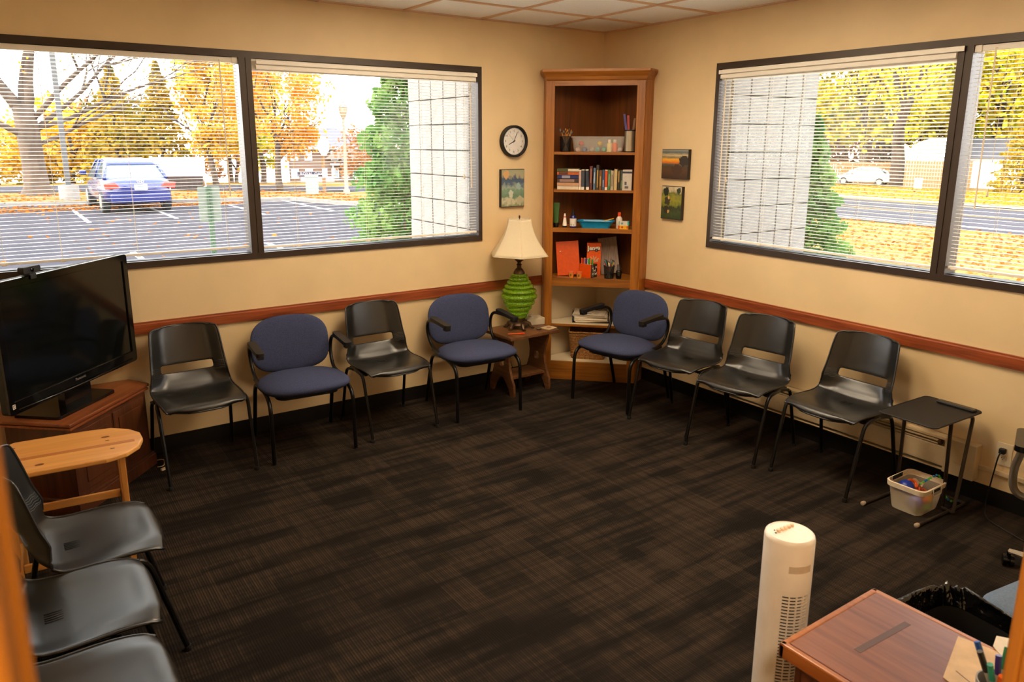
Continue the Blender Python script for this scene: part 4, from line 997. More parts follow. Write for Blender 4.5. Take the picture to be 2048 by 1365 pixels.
b = MB(); b.tube(smooth_path([(-.97, -.10, .486), (-.99, -.035, .486), (-1.0, -.028, .40), (-.93, -.03, .2), (-.88, -.03, .02), (-.82, -.03, .004)], 5, .04), .0028, 6); b.build('cable', M['black_matte'], lc, smooth=True, world=True)
q = empty('tissue_box', (-.775, -.135, .4805), 'low white box with a soft tissue, behind the green lamp', 'box', R(-12)); b = MB(); b.box(-.075, .075, -.055, .055, 0, .052); b.build('carton', cm((196, 184, 160)), q, bevel=.002)
b = MB(); b.grid(lambda u, v: (-.05 + .03 * u + .01 * math.sin(9 * v), .0 + .02 * math.sin(5 * u), .052 + .035 * v * (1 - .3 * math.sin(3 * u))), 6, 5); b.build('tissue', M['paper'], q, smooth=True, solid=.0008)
q = empty('drink_coaster', (-.765, -.325, .4805), 'square cream coaster at the table corner', 'coaster', R(12)); b = MB(); b.box(-.05, .05, -.045, .045, 0, .004); b.build('tile', cm((208, 186, 150)), q); b = MB(); b.lathe([(.020, .004), (.020, .0043)], 16); b.build('printed_circle', cm((150, 116, 80)), q)
q = empty('small_stone', (-.862, -.325, .4805), 'small dark flat stone beside the coaster', 'stone'); b = MB(); b.lathe([(.0, 0), (.019, .003), (.022, .009), (.014, .015), (.0, .016)], 14, cap0=False, cap1=False); b.build('pebble', cm((92, 68, 50)), q, smooth=True)
q = empty('orange_pen', (-1.09, -.35, .4855), 'orange pen lying at the front edge of the oak table', 'pen'); b = MB(); b.tube([(-.062, .022, 0), (.05, -.018, 0)], .0042, 8); b.build('barrel', cm((228, 96, 40), .3), q, smooth='auto'); b = MB(); b.tube([(.02, -.007, .0005), (.062, -.022, .0005)], .005, 8); b.build('cap', cm((240, 70, 20), .3), q, smooth='auto')

# ================================================================ television, stand, webcam
TD = Vector((.671, .741, 0)); TN = Vector((.741, -.671, 0)); TC = Vector((-3.9515, -.4225, 0))     # along the screen, out of the screen, centre
def TM(z=0.0): return Matrix(((TD.x, -TN.x, 0, TC.x), (TD.y, -TN.y, 0, TC.y), (0, 0, 1, z), (0, 0, 0, 1)))      # local x along, y backwards
rzt = math.atan2(TD.y, TD.x)
tv = empty('television', (TC.x, TC.y, .505), 'large black flat television angled across the corner on the cherry stand', 'television', rzt)
W2 = .482; zb_, zt_ = .122, .752
b = MB()
poly = rrect(-W2, W2, zb_, zt_, .018, 3)
b.prism(poly, 0, .035, Matrix(((1, 0, 0, 0), (0, 0, 1, 0), (0, 1, 0, 0), (0, 0, 0, 1)))); b.box(-W2 + .06, W2 - .06, .03, .085, zb_ + .06, zt_ - .06)
b.build('cabinet', M['black_matte'], tv, bevel=.003)
b = MB(); fw = .036
b.prism(rrect(-W2, W2, zb_, zt_, .018, 3), -.012, .002, Matrix(((1, 0, 0, 0), (0, 0, 1, 0), (0, 1, 0, 0), (0, 0, 0, 1))), holes=[[(-W2 + fw, zb_ + .062), (W2 - fw, zb_ + .062), (W2 - fw, zt_ - fw), (-W2 + fw, zt_ - fw)]])
bz = b.build('bezel', M['black_gloss'], tv, bevel=.002)
text_mesh('Panasonic', .020, basis((0, -.0128, zb_ + .043), (1, 0, 0), (0, -1, 0)), cm((96, 92, 88), .4), bz, bold=.0003, extrude=.0002)
b = MB(); b.box(-W2 + .018, -W2 + .034, -.0135, -.012, zb_ + .030, zb_ + .052); b.build('white_sticker', M['paper'], bz)
b = MB(); b.box(-W2 + .021, -W2 + .031, -.0140, -.0135, zb_ + .034, zb_ + .037).box(-W2 + .021, -W2 + .031, -.0140, -.0135, zb_ + .0455, zb_ + .0485).box(-W2 + .021, -W2 + .024, -.0140, -.0135, zb_ + .034, zb_ + .0485); b.build('sticker_print', M['slit'], bz)
b = MB(); b.box(-W2 + fw, W2 - fw, -.004, .0, zb_ + .062, zt_ - fw); b.build('screen', M['screen'], tv)
b = MB(); b.tube([(-W2 + .05, -.013, zb_ + .020), (-.1, -.019, zb_ + .010), (.1, -.019, zb_ + .010), (W2 - .05, -.013, zb_ + .020)], .006, 6); b.build('lower_lip', M['black_gloss'], tv, smooth=True)
b = MB(); b.box(-.08, .12, .03, .07, .015, zb_ + .06); b.build('stand_neck', M['black_gloss'], tv)
b = MB(); b.prism(rrect(-.20, .25, -.02, .24, .02), 0, .016); b.build('stand_plate', M['black_gloss'], tv, bevel=.003)
wc = empty('webcam', tuple(TM(1.258) @ Vector((-.235, 0, 0))), 'small black webcam clipped on top of the television', 'webcam', rzt)
b = MB(); b.prism(rrect(-.055, .055, .012, .042, .010, 4), -.016, .016, Matrix(((1, 0, 0, 0), (0, 0, 1, 0), (0, 1, 0, 0), (0, 0, 0, 1)))); b.build('camera_bar', M['black_matte'], wc, bevel=.002)
b = MB(); b.lathe([(.011, 0), (.011, .004), (.006, .005)], 16, T=basis((.0, -.016, .027), (1, 0, 0), (0, -1, 0))); b.build('lens', M['black_gloss'], wc)
b = MB(); b.box(-.02, .02, -.018, .03, 0, .010).box(-.018, .018, -.020, -.0135, -.018, .004); b.build('clip', M['black_matte'], wc, bevel=.002)
ts = empty('television_stand', (-3.95, -.42, 0), 'cherry wood television stand with a moulded top in the corner', 'cabinet', rzt)
# footprint in world: front edge P1-P2, back towards the walls
p1 = Vector((-3.587, -.174)); p2 = Vector((-4.035, -.685)); nb_ = Vector((-TN.x, -TN.y))
p3 = p2 + nb_ * .40; p4 = Vector((-4.30, -.03)); p5 = Vector((-3.67, -.03))
foot = [tuple(p2), tuple(p1), tuple(p5), tuple(p4), tuple(p3)]
def grow(poly, d):
    c = sum((Vector(p) for p in poly), Vector((0, 0))) / len(poly); return [tuple(Vector(p) + (Vector(p) - c).normalized() * d) for p in poly]
b = MB(); b.prism(grow(foot, -.03), .06, .468); b.build('body', M['stand'], ts, world=True)
b = MB(); b.prism(grow(foot, -.005), .468, .482); b.prism(grow(foot, -.012), .482, .490) ; b.prism(grow(foot, .0), .488, .505); b.build('moulded_top', M['stand_top'], ts, bevel=.005, world=True)
b = MB(); b.prism(grow(foot, .0), 0, .07); b.prism(grow(foot, -.012), .07, .085); b.build('plinth', M['stand'], ts, bevel=.004, world=True)
fm = (p1 + p2) / 2; tdir = Vector((TD.x, TD.y))
for s in (-1, 1):
    c = fm + tdir * s * .145; T = basis((c.x + TN.x * -.028, c.y + TN.y * -.028, .275), (TD.x, TD.y, 0), (TN.x, TN.y, 0))
    b = MB(); b.box(-.135, .135, -.165, .165, 0, .016, T); d = b.build('door', M['stand'], ts, bevel=.003, world=True)
    b = MB(); b.prism([(-.095, -.125), (.095, -.125), (.095, .125), (-.095, .125)], .016, .021, T); b.build('raised_panel', M['stand'], d, bevel=.003, world=True)
    b = MB(); b.lathe([(.006, 0), (.006, .012), (.014, .018), (.014, .024), (.006, .028)], 14, T=T @ Matrix.Translation((-s * .11, .02, .016))); b.build('knob', M['bronze_lamp'], d, world=True, smooth='auto')
cb = empty('loose_cable', (-3.60, -.26, 0), 'loose pale cable ends on the carpet beside the television stand', 'cable')
b = MB(); b.tube(smooth_path([(-3.60, -.15, .01), (-3.55, -.20, .03), (-3.565, -.27, .012), (-3.60, -.25, .008)], 5, .03), .003, 6); b.build('cable', cm((196, 170, 136)), cb, smooth=True, world=True)
b = MB(); b.cbox((-3.575, -.30, .008), (.03, .014, .012), .5); b.build('connector', cm((210, 190, 160)), cb, world=True)

# ================================================================ knotty pine table
pt = empty('pine_table', (-4.08, -1.24, 0), 'small knotty pine table with clipped oval top in front of the television', 'table', R(-4))
b = MB(); tp = [(-.30, -.20), (.14, -.20), (.22, -.170), (.275, -.10), (.295, -.02), (.29, .06), (.25, .13), (.18, .185), (.08, .20), (-.20, .20), (-.28, .14), (-.32, .05), (-.32, -.10)]
b.prism(tp, .563, .585); top = b.build('tabletop', M['pine'], pt, bevel=.006, bseg=3)
b = MB(); b.box(-.28, .26, -.048, -.018, .5848, .5854); kk = b.build('dark_grain_strip', wood('dark_grain', (176, 104, 44), (200, 134, 66), 'x', fine=30), top)
b = MB()
for x, y, r in ((-.10, -.13, .012), (.15, .07, .012), (.155, .02, .006), (.17, -.09, .007), (-.2, .12, .005)): b.lathe([(r, .5852), (r, .5858)], 14, T=Matrix.Translation((x, y, 0)), sx=1.4, sy=.8)
b.build('knot', M['knot'], top)
for x in (-.22, .20):
    for y in (-.13, .14):
        b = MB(); b.box(x - .012, x + .012, y - .012, y + .012, 0, .563); b.build('leg', M['pine_leg'], pt, bevel=.003)
for z in (.12, .26):
    for y in (-.13, .14): b = MB(); b.box(-.205, .185, y - .008, y + .008, z, z + .035); b.build('rung', M['pine'], pt, bevel=.002)
    for xa in (-.228, .192): b = MB(); b.box(xa, xa + .016, -.13, .14, z, z + .04); b.build('end_rung', M['pine'], pt, bevel=.002)

# ================================================================ clock and canvases
ck = empty('wall_clock', (-.893, -.001, 1.893), 'round wall clock with a black rim and pale dial, above a canvas', 'clock')
T = basis((0, 0, 0), (1, 0, 0), (0, -1, 0)); Rk = .118
b = MB(); b.lathe([(Rk, 0), (Rk, .040), (Rk - .010, .042), (Rk - .016, .036), (Rk - .018, .024)], 48, T=T, cap1=False); b.build('rim', M['black_matte'], ck, smooth='auto')
b = MB(); b.lathe([(.0, .020), (Rk - .014, .020)], 48, T=T, cap0=False, cap1=False); dial = b.build('dial', cm((222, 214, 204), .5), ck)
for h in range(1, 13):
    a = R(90 - 30 * h); rn = .078
    text_mesh(str(h), .023, basis((rn * math.cos(a), -.0208, rn * math.sin(a)), (1, 0, 0), (0, -1, 0)), M['slit'], dial, name='numeral', extrude=.0002)
b = MB()
for k in range(60):
    a = 2 * PI * k / 60; r1 = .095; r2 = .100 if k % 5 else .0965
    w = .0006 if k % 5 else .0018
    b.box(r1, r2 + .0, -w, w, .0205, .0210, T @ Matrix.Rotation(a, 4, 'Z'))
b.build('minute_marks', M['slit'], dial)
for L_, a, w, nm in ((.052, R(90 - 30 * 8.07), .0030, 'hour_hand'), (.074, R(90 - 24), .0022, 'minute_hand'), (.080, R(90 - 318), .0008, 'second_hand')):
    b = MB(); b.box(-.014, L_, -w, w, .0225, .0232, T @ Matrix.Rotation(a, 4, 'Z')); b.build(nm, M['slit'] if 'sec' not in nm else cm((120, 110, 100)), ck)
b = MB(); b.lathe([(.005, .0205), (.005, .025)], 14, T=T); b.build('hub', M['slit'], ck)
b = MB(); b.lathe([(.0, .0330), (Rk - .016, .0330)], 48, T=T, cap0=False, cap1=False); b.build('clock_glass', glass_sheet('clock_glass', (.97, .97, .97), 1.0), ck)

def ramp_mat(name, stops, axis='Z', noise=0.25, nscale=12, stretch=(1, 1, 1), extra=None, rng=(0, 1), rough=.45):
    m, nt, b = newmat(name); L = nt.links.new
    tc = nt.nodes.new('ShaderNodeTexCoord'); sp = nt.nodes.new('ShaderNodeSeparateXYZ'); L(tc.outputs['Generated'], sp.inputs[0])
    mp = nt.nodes.new('ShaderNodeMapping'); mp.inputs['Scale'].default_value = stretch; L(tc.outputs['Generated'], mp.inputs[0])
    n = nt.nodes.new('ShaderNodeTexNoise'); n.inputs['Scale'].default_value = nscale; n.inputs['Detail'].default_value = 6; L(mp.outputs[0], n.inputs['Vector'])
    a = nt.nodes.new('ShaderNodeMath'); a.operation = 'MULTIPLY_ADD'; a.inputs[1].default_value = noise * 2; a.inputs[2].default_value = -noise; L(n.outputs['Fac'], a.inputs[0])
    s = nt.nodes.new('ShaderNodeMath'); s.operation = 'ADD'; L(a.outputs[0], s.inputs[0]); L(sp.outputs[axis], s.inputs[1])
    cr = nt.nodes.new('ShaderNodeValToRGB'); e = cr.color_ramp.elements
    e[0].position = stops[0][0]; e[0].color = lin(stops[0][1]); e[1].position = stops[-1][0]; e[1].color = lin(stops[-1][1])
    for p, c in stops[1:-1]: x = e.new(p); x.color = lin(c)
    L(s.outputs[0], cr.inputs[0]); out = cr.outputs[0]
    if extra:                                                  # dark blob: (cx, cz, r, colour) on generated coords
        for ax, cx, cz, r, col in extra:
            d = nt.nodes.new('ShaderNodeVectorMath'); d.operation = 'DISTANCE'; cmb = nt.nodes.new('ShaderNodeCombineXYZ'); L(sp.outputs[ax], cmb.inputs[0]); L(sp.outputs['Z'], cmb.inputs[2]); L(cmb.outputs[0], d.inputs[0]); d.inputs[1].default_value = (cx, 0, cz)
            n2 = nt.nodes.new('ShaderNodeTexNoise'); n2.inputs['Scale'].default_value = 14; n2.inputs['Detail'].default_value = 6; L(tc.outputs['Generated'], n2.inputs['Vector'])
            q = nt.nodes.new('ShaderNodeMath'); q.operation = 'MULTIPLY_ADD'; q.inputs[1].default_value = r * 1.6; L(n2.outputs['Fac'], q.inputs[0]); q.inputs[2].default_value = r * .2
            lt = nt.nodes.new('ShaderNodeMath'); lt.operation = 'LESS_THAN'; L(d.outputs['Value'], lt.inputs[0]); L(q.outputs[0], lt.inputs[1])
            mx = nt.nodes.new('ShaderNodeMix'); mx.data_type = 'RGBA'; L(lt.outputs[0], mx.inputs['Factor']); L(out, mx.inputs['A']); mx.inputs['B'].default_value = lin(col); out = mx.outputs['Result']
    L(out, b.inputs['Base Color']); b.inputs['Roughness'].default_value = rough
    return m
def canvas(origin, rz, w, h, mat, label):
    q = empty('canvas_print', origin, label, 'picture', rz, 'canvas prints beside the bookcase')
    b = MB(); b.box(-w / 2, w / 2, -.028, 0, -h / 2, h / 2); fr = b.build('wrapped_canvas', cm((44, 34, 28), .6), q, bevel=.002)
    b = MB(); b.box(-w / 2 + .004, w / 2 - .004, -.0292, -.0278, -h / 2 + .004, h / 2 - .004); b.build('printed_image', mat, q)
    return q
wf = ramp_mat('waterfall_print', [(0, (120, 130, 96)), (.16, (196, 190, 160)), (.26, (96, 128, 104)), (.45, (120, 150, 124)), (.52, (150, 164, 150)), (.62, (74, 92, 116)), (.76, (64, 84, 108)), (.84, (168, 158, 124)), (1, (150, 160, 130))], noise=.22, nscale=5, stretch=(1.2, 1, 1.4),
              extra=[('X', .42, .35, .10, (196, 200, 184)), ('X', .20, .88, .12, (206, 160, 104)), ('X', .80, .16, .13, (176, 170, 140)), ('X', .75, .55, .10, (150, 176, 176))])
canvas((-.906, -.001, 1.543), 0, .215, .285, wf, 'blue and green waterfall canvas print under the clock')
sn = ramp_mat('sunset_print', [(0, (58, 36, 16)), (.30, (88, 56, 18)), (.42, (74, 60, 34)), (.50, (96, 94, 70)), (.555, (222, 108, 12)), (.66, (236, 176, 40)), (.74, (120, 110, 96)), (.80, (206, 180, 130)), (.90, (86, 98, 100)), (1, (140, 142, 130))], noise=.05, nscale=5, stretch=(1, 1, 4),
              extra=[('X', .86, .62, .19, (42, 34, 22)), ('X', .60, .30, .20, (70, 42, 16))])
canvas((-.001, -.857, 1.733), -PI / 2, .262, .215, sn, 'square orange sunset canvas print, upper one of two')
pd = ramp_mat('pond_print', [(0, (44, 60, 30)), (.2, (60, 76, 30)), (.36, (40, 44, 30)), (.44, (110, 120, 30)), (.62, (150, 146, 40)), (.78, (100, 108, 50)), (.9, (196, 180, 140)), (1, (206, 196, 170))], noise=.28, nscale=6,
              extra=[('X', .22, .84, .14, (22, 34, 16)), ('X', .30, .55, .14, (60, 50, 34)), ('X', .25, .28, .12, (50, 42, 32)), ('X', .86, .88, .10, (40, 50, 30)), ('X', .36, .66, .05, (214, 168, 96)), ('X', .36, .22, .05, (196, 150, 90))])
canvas((-.001, -.842, 1.449), -PI / 2, .205, .245, pd, 'green garden pond canvas print, lower one of two')

# ================================================================ black tray table and toy basket
tt = empty('tray_table', (-.30, -3.01, 0), 'low black metal tray table on bronze tube legs beside the last black chair', 'table')
tz = .520
T = Matrix.Translation((-.312, -3.012, tz)) @ Matrix.Rotation(R(-2), 4, 'Z')
b = MB(); b.prism(rrect(-.228, .228, -.150, .150, .03), 0, .006, T); tp_ = b.build('tray_top', M['black_matte'], tt, bevel=.002, world=True)
b = MB(); b.tube([tuple(T @ Vector((x, y, .004))) for x, y in rrect(-.228, .228, -.150, .150, .03)], .005, 6, closed=True); b.build('tray_rim', M['black_matte'], tp_, smooth=True, world=True)
b = MB(); b.box(.160, .200, -.135, .06, .006, .022, T); b.build('document_ledge', M['black_plastic'], tp_, bevel=.006, world=True)
for nm, pts in (('leg', [(-.33, -2.93, tz - .006), (-.315, -2.885, tz - .012), (-.30, -2.885, .012)]), ('leg', [(-.33, -3.08, tz - .006), (-.255, -3.095, tz - .012), (-.265, -3.115, .012)]), ('leg', [(-.30, -3.12, tz - .006), (-.145, -3.150, tz - .012), (-.285, -3.178, .012)])):
    b = MB(); b.tube(smooth_path(pts, 6, .03), .0095, 8); b.build(nm, M['tube_brown'], tt, smooth='auto', world=True)
b = MB(); b.tube([(-.575, -2.855, .010), (-.12, -2.875, .010)], .0085, 8).tube([(-.575, -3.142, .010), (-.12, -3.162, .010)], .0085, 8).tube([(-.12, -2.87, .010), (-.12, -3.165, .010)], .0085, 8).tube([(-.285, -3.178, .010), (-.27, -3.115, .010)], .0085, 8)
b.build('floor_frame', M['tube_brown'], tt, smooth='auto', world=True)
for y in (-2.855, -3.142): b = MB(); b.lathe([(.011, -.012), (.012, .006), (.006, .010)], 10, T=basis((-.575, y, .012), (0, 1, 0), (-1, 0, 0))); b.build('foot_cap', M['foot_tan'], tt, smooth='auto', world=True)
tb = empty('toy_basket', (-.365, -3.015, .0), 'cream perforated plastic basket full of small toys under the tray table', 'basket')
ring = lambda w, d, z, r=.035: [(x, y, z) for x, y in rrect(-w / 2, w / 2, -d / 2, d / 2, r, 4)]
b = MB(); rings = [ring(.20, .155, .002), ring(.205, .16, .012), ring(.235, .19, .125)]; n = len(rings[0])
b.add([p for q in rings for p in q], [(i * n + j, i * n + (j + 1) % n, (i + 1) * n + (j + 1) % n, (i + 1) * n + j) for i in range(2) for j in range(n)] + [tuple(range(n))]); b.build('perforated_wall', M['mesh_white'], tb, smooth='auto')
b = MB(); rings = [ring(.237, .192, .124), ring(.250, .205, .126), ring(.254, .209, .152), ring(.240, .195, .154)]
b.add([p for q in rings for p in q], [(i * n + j, i * n + (j + 1) % n, (i + 1) * n + (j + 1) % n, (i + 1) * n + j) for i in range(3) for j in range(n)]); b.build('rim', cm((228, 212, 186), .4), tb, smooth='auto')
for s in (-1, 1): b = MB(); b.box(-.045, .045, s * .1015 - .0025, s * .1015 + .0025, .128, .150) ; b.build('hand_hole', M['slit'], tb)
b = MB(); b.tube(smooth_path([(-.04, -.106, .15), (-.04, -.110, .112), (.04, -.110, .112), (.04, -.106, .15)], 4, .01), .003, 6); b.build('handle', cm((206, 188, 160)), tb, smooth=True)
def torus_pts(c, r, ax=(1, 0, 0), ay=(0, 1, 0), n=20, wob=0): return [tuple(Vector(c) + Vector(ax) * r * math.cos(2 * PI * k / n) + Vector(ay) * r * (1 + wob * math.sin(3 * k)) * math.sin(2 * PI * k / n)) for k in range(n)]
B0 = Vector((-.365, -3.015, 0))
def toy(name, label, cat='toy'): return empty(name, tuple(B0), label, cat, group='toys in the cream basket')
q = toy('blue_ball', 'deep blue ball at the back of the toy basket'); b = MB(); b.lathe([(.042 * math.sin(PI * k / 12), .105 - .042 * math.cos(PI * k / 12)) for k in range(13)], 20, T=Matrix.Translation((-.03, .035, 0)), cap0=False, cap1=False); b.build('ball', cm((20, 50, 150), .4), q, smooth=True)
q = toy('lavender_ball', 'pale lavender ball low in the toy basket'); b = MB(); b.lathe([(.036 * math.sin(PI * k / 12), .055 - .036 * math.cos(PI * k / 12)) for k in range(13)], 20, T=Matrix.Translation((-.06, -.035, 0)), cap0=False, cap1=False); b.build('ball', cm((110, 110, 190), .4), q, smooth=True)
q = toy('orange_ring', 'orange beaded ring lying over the blue ball'); b = MB(); b.tube(torus_pts((.0, .02, .125), .026, ay=(0, .7, .5)), .008, 7, closed=True); b.build('ring', cm((230, 90, 20), .4), q, smooth=True)
q = toy('red_tangle', 'coral red tangle toy in the toy basket'); b = MB(); b.tube(torus_pts((.02, -.03, .075), .042, ay=(0, .5, .6), wob=.4), .007, 6, closed=True); b.build('links', cm((226, 100, 70), .5), q, smooth=True)
q = toy('yellow_duck', 'small orange yellow bath duck near the basket front'); b = MB(); b.lathe([(.0, 0), (.018, .004), (.022, .016), (.012, .028), (.013, .036), (.010, .046), (.0, .05)], 14, T=Matrix.Translation((.055, -.045, .035)), cap0=False, cap1=False); b.build('body', cm((240, 170, 40), .4), q, smooth=True); b = MB(); b.lathe([(.005, 0), (.001, .012)], 8, T=basis((.055, -.057, .073), (1, 0, 0), (0, -1, 0))); b.build('beak', cm((230, 90, 20), .4), q, smooth=True)
q = toy('green_putty_strip', 'green and yellow rubber strip at the bottom of the toy basket'); b = MB(); b.tube([(-.08 + .018 * k, -.055 + .012 * math.sin(k), .020) for k in range(10)], .010, 6); b.build('strip', cm((120, 180, 60), .5), q, smooth=True)
q = toy('beige_cloth', 'crumpled beige cloth at the basket back'); b = MB(); b.grid(lambda u, v: (.01 + .08 * u, .0 + .07 * v, .10 + .015 * math.sin(7 * u + 3 * v) + .01 * math.cos(9 * v)), 10, 8); b.build('cloth', cm((206, 176, 146), .9), q, smooth=True, solid=.002)
q = empty('bead_chain', (-.25, -3.05, .15), 'blue and green bead chain hanging over the edge of the toy basket', 'toy')
pts = [(-.33, -3.02, .125), (-.30, -3.03, .140), (-.275, -3.045, .155), (-.25, -3.055, .168), (-.228, -3.062, .160), (-.218, -3.068, .135), (-.213, -3.074, .105), (-.207, -3.082, .075), (-.197, -3.092, .045), (-.180, -3.105, .020), (-.155, -3.118, .014), (-.13, -3.125, .014)]
pp = smooth_path(pts, 3, .02)
bead = [None, None]; acc = 0; k = 0
for i in range(0, len(pp)):
    if i and (pp[i] - last).length < .0105: continue
    last = pp[i]
    c = (30, 130, 200) if (k // 2) % 2 else (90, 210, 60)
    if bead[(k // 2) % 2] is None:
        b = MB(); b.lathe([(.0, -.0065), (.005, -.0045), (.0068, 0), (.005, .0045), (.0, .0065)], 8, cap0=False, cap1=False); o = b.build('bead', cm(c, .4), q, smooth=True); bead[(k // 2) % 2] = o
    else: o = bead[(k // 2) % 2].copy(); COL.objects.link(o)
    o.location = last - Vector(q.location); k += 1

# ================================================================ tower fan
fn = empty('tower_fan', (-2.548, -3.735, 0), 'tall warm white tower fan standing beside the wooden desk', 'fan', R(-20))
b = MB(); b.lathe([(.150, 0), (.150, .014), (.135, .024), (.06, .030), (.05, .045)], 40); b.build('foot_disc', M['white_plastic'], fn, smooth='auto')
Rf = .066; Hf = .862
# the grille faces the camera's right: local -y, angles measured around z; grille columns between a0 and a1
a0, a1 = R(-132), R(-63); nrow, ncol = 42, 4; zg0, zg1 = .30, .705
b = MB(); b.lathe([(Rf - .004, .045), (Rf, .055), (Rf, zg0)], 48, cap1=False)
b.lathe([(Rf, zg1), (Rf, Hf - .012), (Rf - .002, Hf - .004), (Rf - .007, Hf), (Rf - .010, Hf - .002), (Rf - .014, Hf - .002), (0, Hf - .001)], 48, cap0=False, cap1=False)
na = 40
for k in range(na):
    t0 = a1 + (2 * PI - (a1 - a0)) * k / na; t1 = a1 + (2 * PI - (a1 - a0)) * (k + 1) / na
    b.add([(Rf * math.cos(t0), Rf * math.sin(t0), zg0), (Rf * math.cos(t1), Rf * math.sin(t1), zg0), (Rf * math.cos(t1), Rf * math.sin(t1), zg1), (Rf * math.cos(t0), Rf * math.sin(t0), zg1)], [(0, 1, 2, 3)])
b.build('body', M['white_plastic'], fn, smooth='auto')
b = MB(); b.lathe([(Rf - .020, zg0 - .01), (Rf - .020, zg1 + .01)], 40); b.build('dark_interior', M['slit'], fn)
def arcbox(b, z0, z1, t0, t1, r0, r1, n=3):
    for k in range(n):
        s0 = t0 + (t1 - t0) * k / n; s1 = t0 + (t1 - t0) * (k + 1) / n
        vs = [(r * math.cos(t), r * math.sin(t), z) for z in (z0, z1) for r, t in ((r0, s0), (r1, s0), (r1, s1), (r0, s1))]
        b.add(vs, [(0, 3, 2, 1), (4, 5, 6, 7), (0, 1, 5, 4), (1, 2, 6, 5), (2, 3, 7, 6), (3, 0, 4, 7)])
b = MB(); arcbox(b, 0, .0042, a0, a1, Rf - .0035, Rf, 8); sl = b.build('slat', M['white_plastic'], fn)
step = (zg1 - zg0) / nrow
sl.location.z = zg0
for k in range(1, nrow + 1): o = sl.copy(); COL.objects.link(o); o.location.z = zg0 + step * k
for k in range(ncol + 1):
    t = a0 + (a1 - a0) * k / ncol; b = MB(); arcbox(b, zg0, zg1, t - .025, t + .025, Rf - .004, Rf + .0004, 1); b.build('grille_rib', M['white_plastic'], fn)
b = MB(); arcbox(b, .775, .795, R(-122), R(-66), Rf - .002, Rf + .0008, 8); b.build('hand_recess', cm((206, 190, 168), .5), fn, bevel=.0)
b = MB()
for k in range(5): b.lathe([(.006, Hf - .002), (.0055, Hf + .005), (.003, Hf + .006)], 8, T=Matrix.Translation((-.028 + k * .013, .012 + k * .004, 0)))
b.build('control_buttons', cm((236, 206, 170), .4), fn, smooth='auto')
b = MB(); b.lathe([(.003, Hf - .002), (.003, Hf - .0005)], 8, T=Matrix.Translation((-.04, .006, 0))); b.lathe([(.002, Hf - .002), (.002, Hf - .0005)], 8, T=Matrix.Translation((-.035, .020, 0))); b.build('indicator_lights', M['slit'], fn)
fc = empty('fan_cord', (-2.55, -3.6, 0), 'white power cord of the tower fan on the carpet', 'cord')
b = MB(); b.tube(smooth_path([(-2.41, -3.80, .02), (-2.36, -3.86, .006), (-2.30, -3.95, .006)], 5, .05), .004, 6).tube(smooth_path([(-2.66, -3.66, .02), (-2.72, -3.64, .006), (-2.78, -3.70, .006), (-2.80, -3.78, .006)], 5, .05), .004, 6); b.build('cable', M['white_plastic'], fc, smooth=True, world=True)

# ================================================================ desk and what lies on it
dk = empty('side_desk', (-2.62, -4.22, 0), 'wooden desk with a worn reddish top by the doorway', 'desk')
x0, x1, y0, y1 = -2.822, -2.422, YS + .02, -3.912
b = MB(); b.box(x0 + .018, x1 - .018, y0, y1 - .018, .722, .744); b.build('desk_top', M['desk'], dk, bevel=.001, world=True)
b = MB(); b.box(x0, x0 + .018, y0, y1, .706, .7435).box(x1 - .018, x1, y0, y1, .706, .7435).box(x0, x1, y1 - .018, y1, .706, .7435); b.build('edge_moulding', M['desk_edge'], dk, bevel=.005, bseg=3, world=True)
b = MB(); b.box(x0 + .03, x1 - .03, y0, y1 - .03, .0, .722); b.build('desk_body', M['stand'], dk, world=True)
b = MB(); b.box(x0 + .022, x0 + .031, y0 + .02, y1 - .05, .40, .69); dr = b.build('drawer', M['stand'], dk, bevel=.002, world=True)
b = MB(); b.lathe([(.006, 0), (.006, .012), (.014, .018), (.012, .026)], 14, T=basis((x0 + .022, -4.22, .55), (0, 1, 0), (-1, 0, 0))); b.build('knob', M['bronze_lamp'], dr, smooth='auto', world=True)
b = MB(); b.cbox((-2.60, -4.035, .7443), (.012, .0, .0), 0) if False else b.box(-.10, .10, -.008, .008, .7440, .7445, Matrix.Translation((-2.60, -4.040, 0)) @ Matrix.Rotation(R(-3), 4, 'Z')); b.build('tape_residue', cm((84, 52, 42), .5), dk, world=True)
def sheet(name, pts, z, mat, label, cat='paper', th=.0012):
    c = sum((Vector(p) for p in pts), Vector((0, 0))) / len(pts); q = empty(name, (c.x, c.y, z), label, cat)
    b = MB(); b.prism(pts, z, z + th); b.build('sheet', mat, q, world=True); return q
q = sheet('tan_leaflet', [(-2.452, -4.140), (-2.628, -4.192), (-2.70, -4.46), (-2.50, -4.42), (-2.428, -4.25)], .7445, M['paper_tan'], 'tan printed leaflet lying on the wooden desk')
b = MB(); b.box(-.05, .05, -.001, .001, .7458, .7462, Matrix.Translation((-2.60, -4.245, 0)) @ Matrix.Rotation(R(70), 4, 'Z')); b.build('printed_line', cm((70, 56, 50)), q, world=True)
q = sheet('white_card', [(-2.378, -4.192), (-2.425, -4.205), (-2.50, -4.30), (-2.48, -4.42), (-2.36, -4.40), (-2.33, -4.26)], .7462, M['paper'], 'white card sticking out past the pens on the desk')
pc = empty('desk_pen_cup', (-2.672, -4.312, .7475), 'grey cup of coloured pens at the edge of the wooden desk', 'cup')
b = MB(); b.lathe([(.034, 0), (.040, .085), (.037, .085), (.032, .005)], 22, cap1=True); b.build('cup_wall', cm((150, 146, 140), .5), pc, smooth='auto')
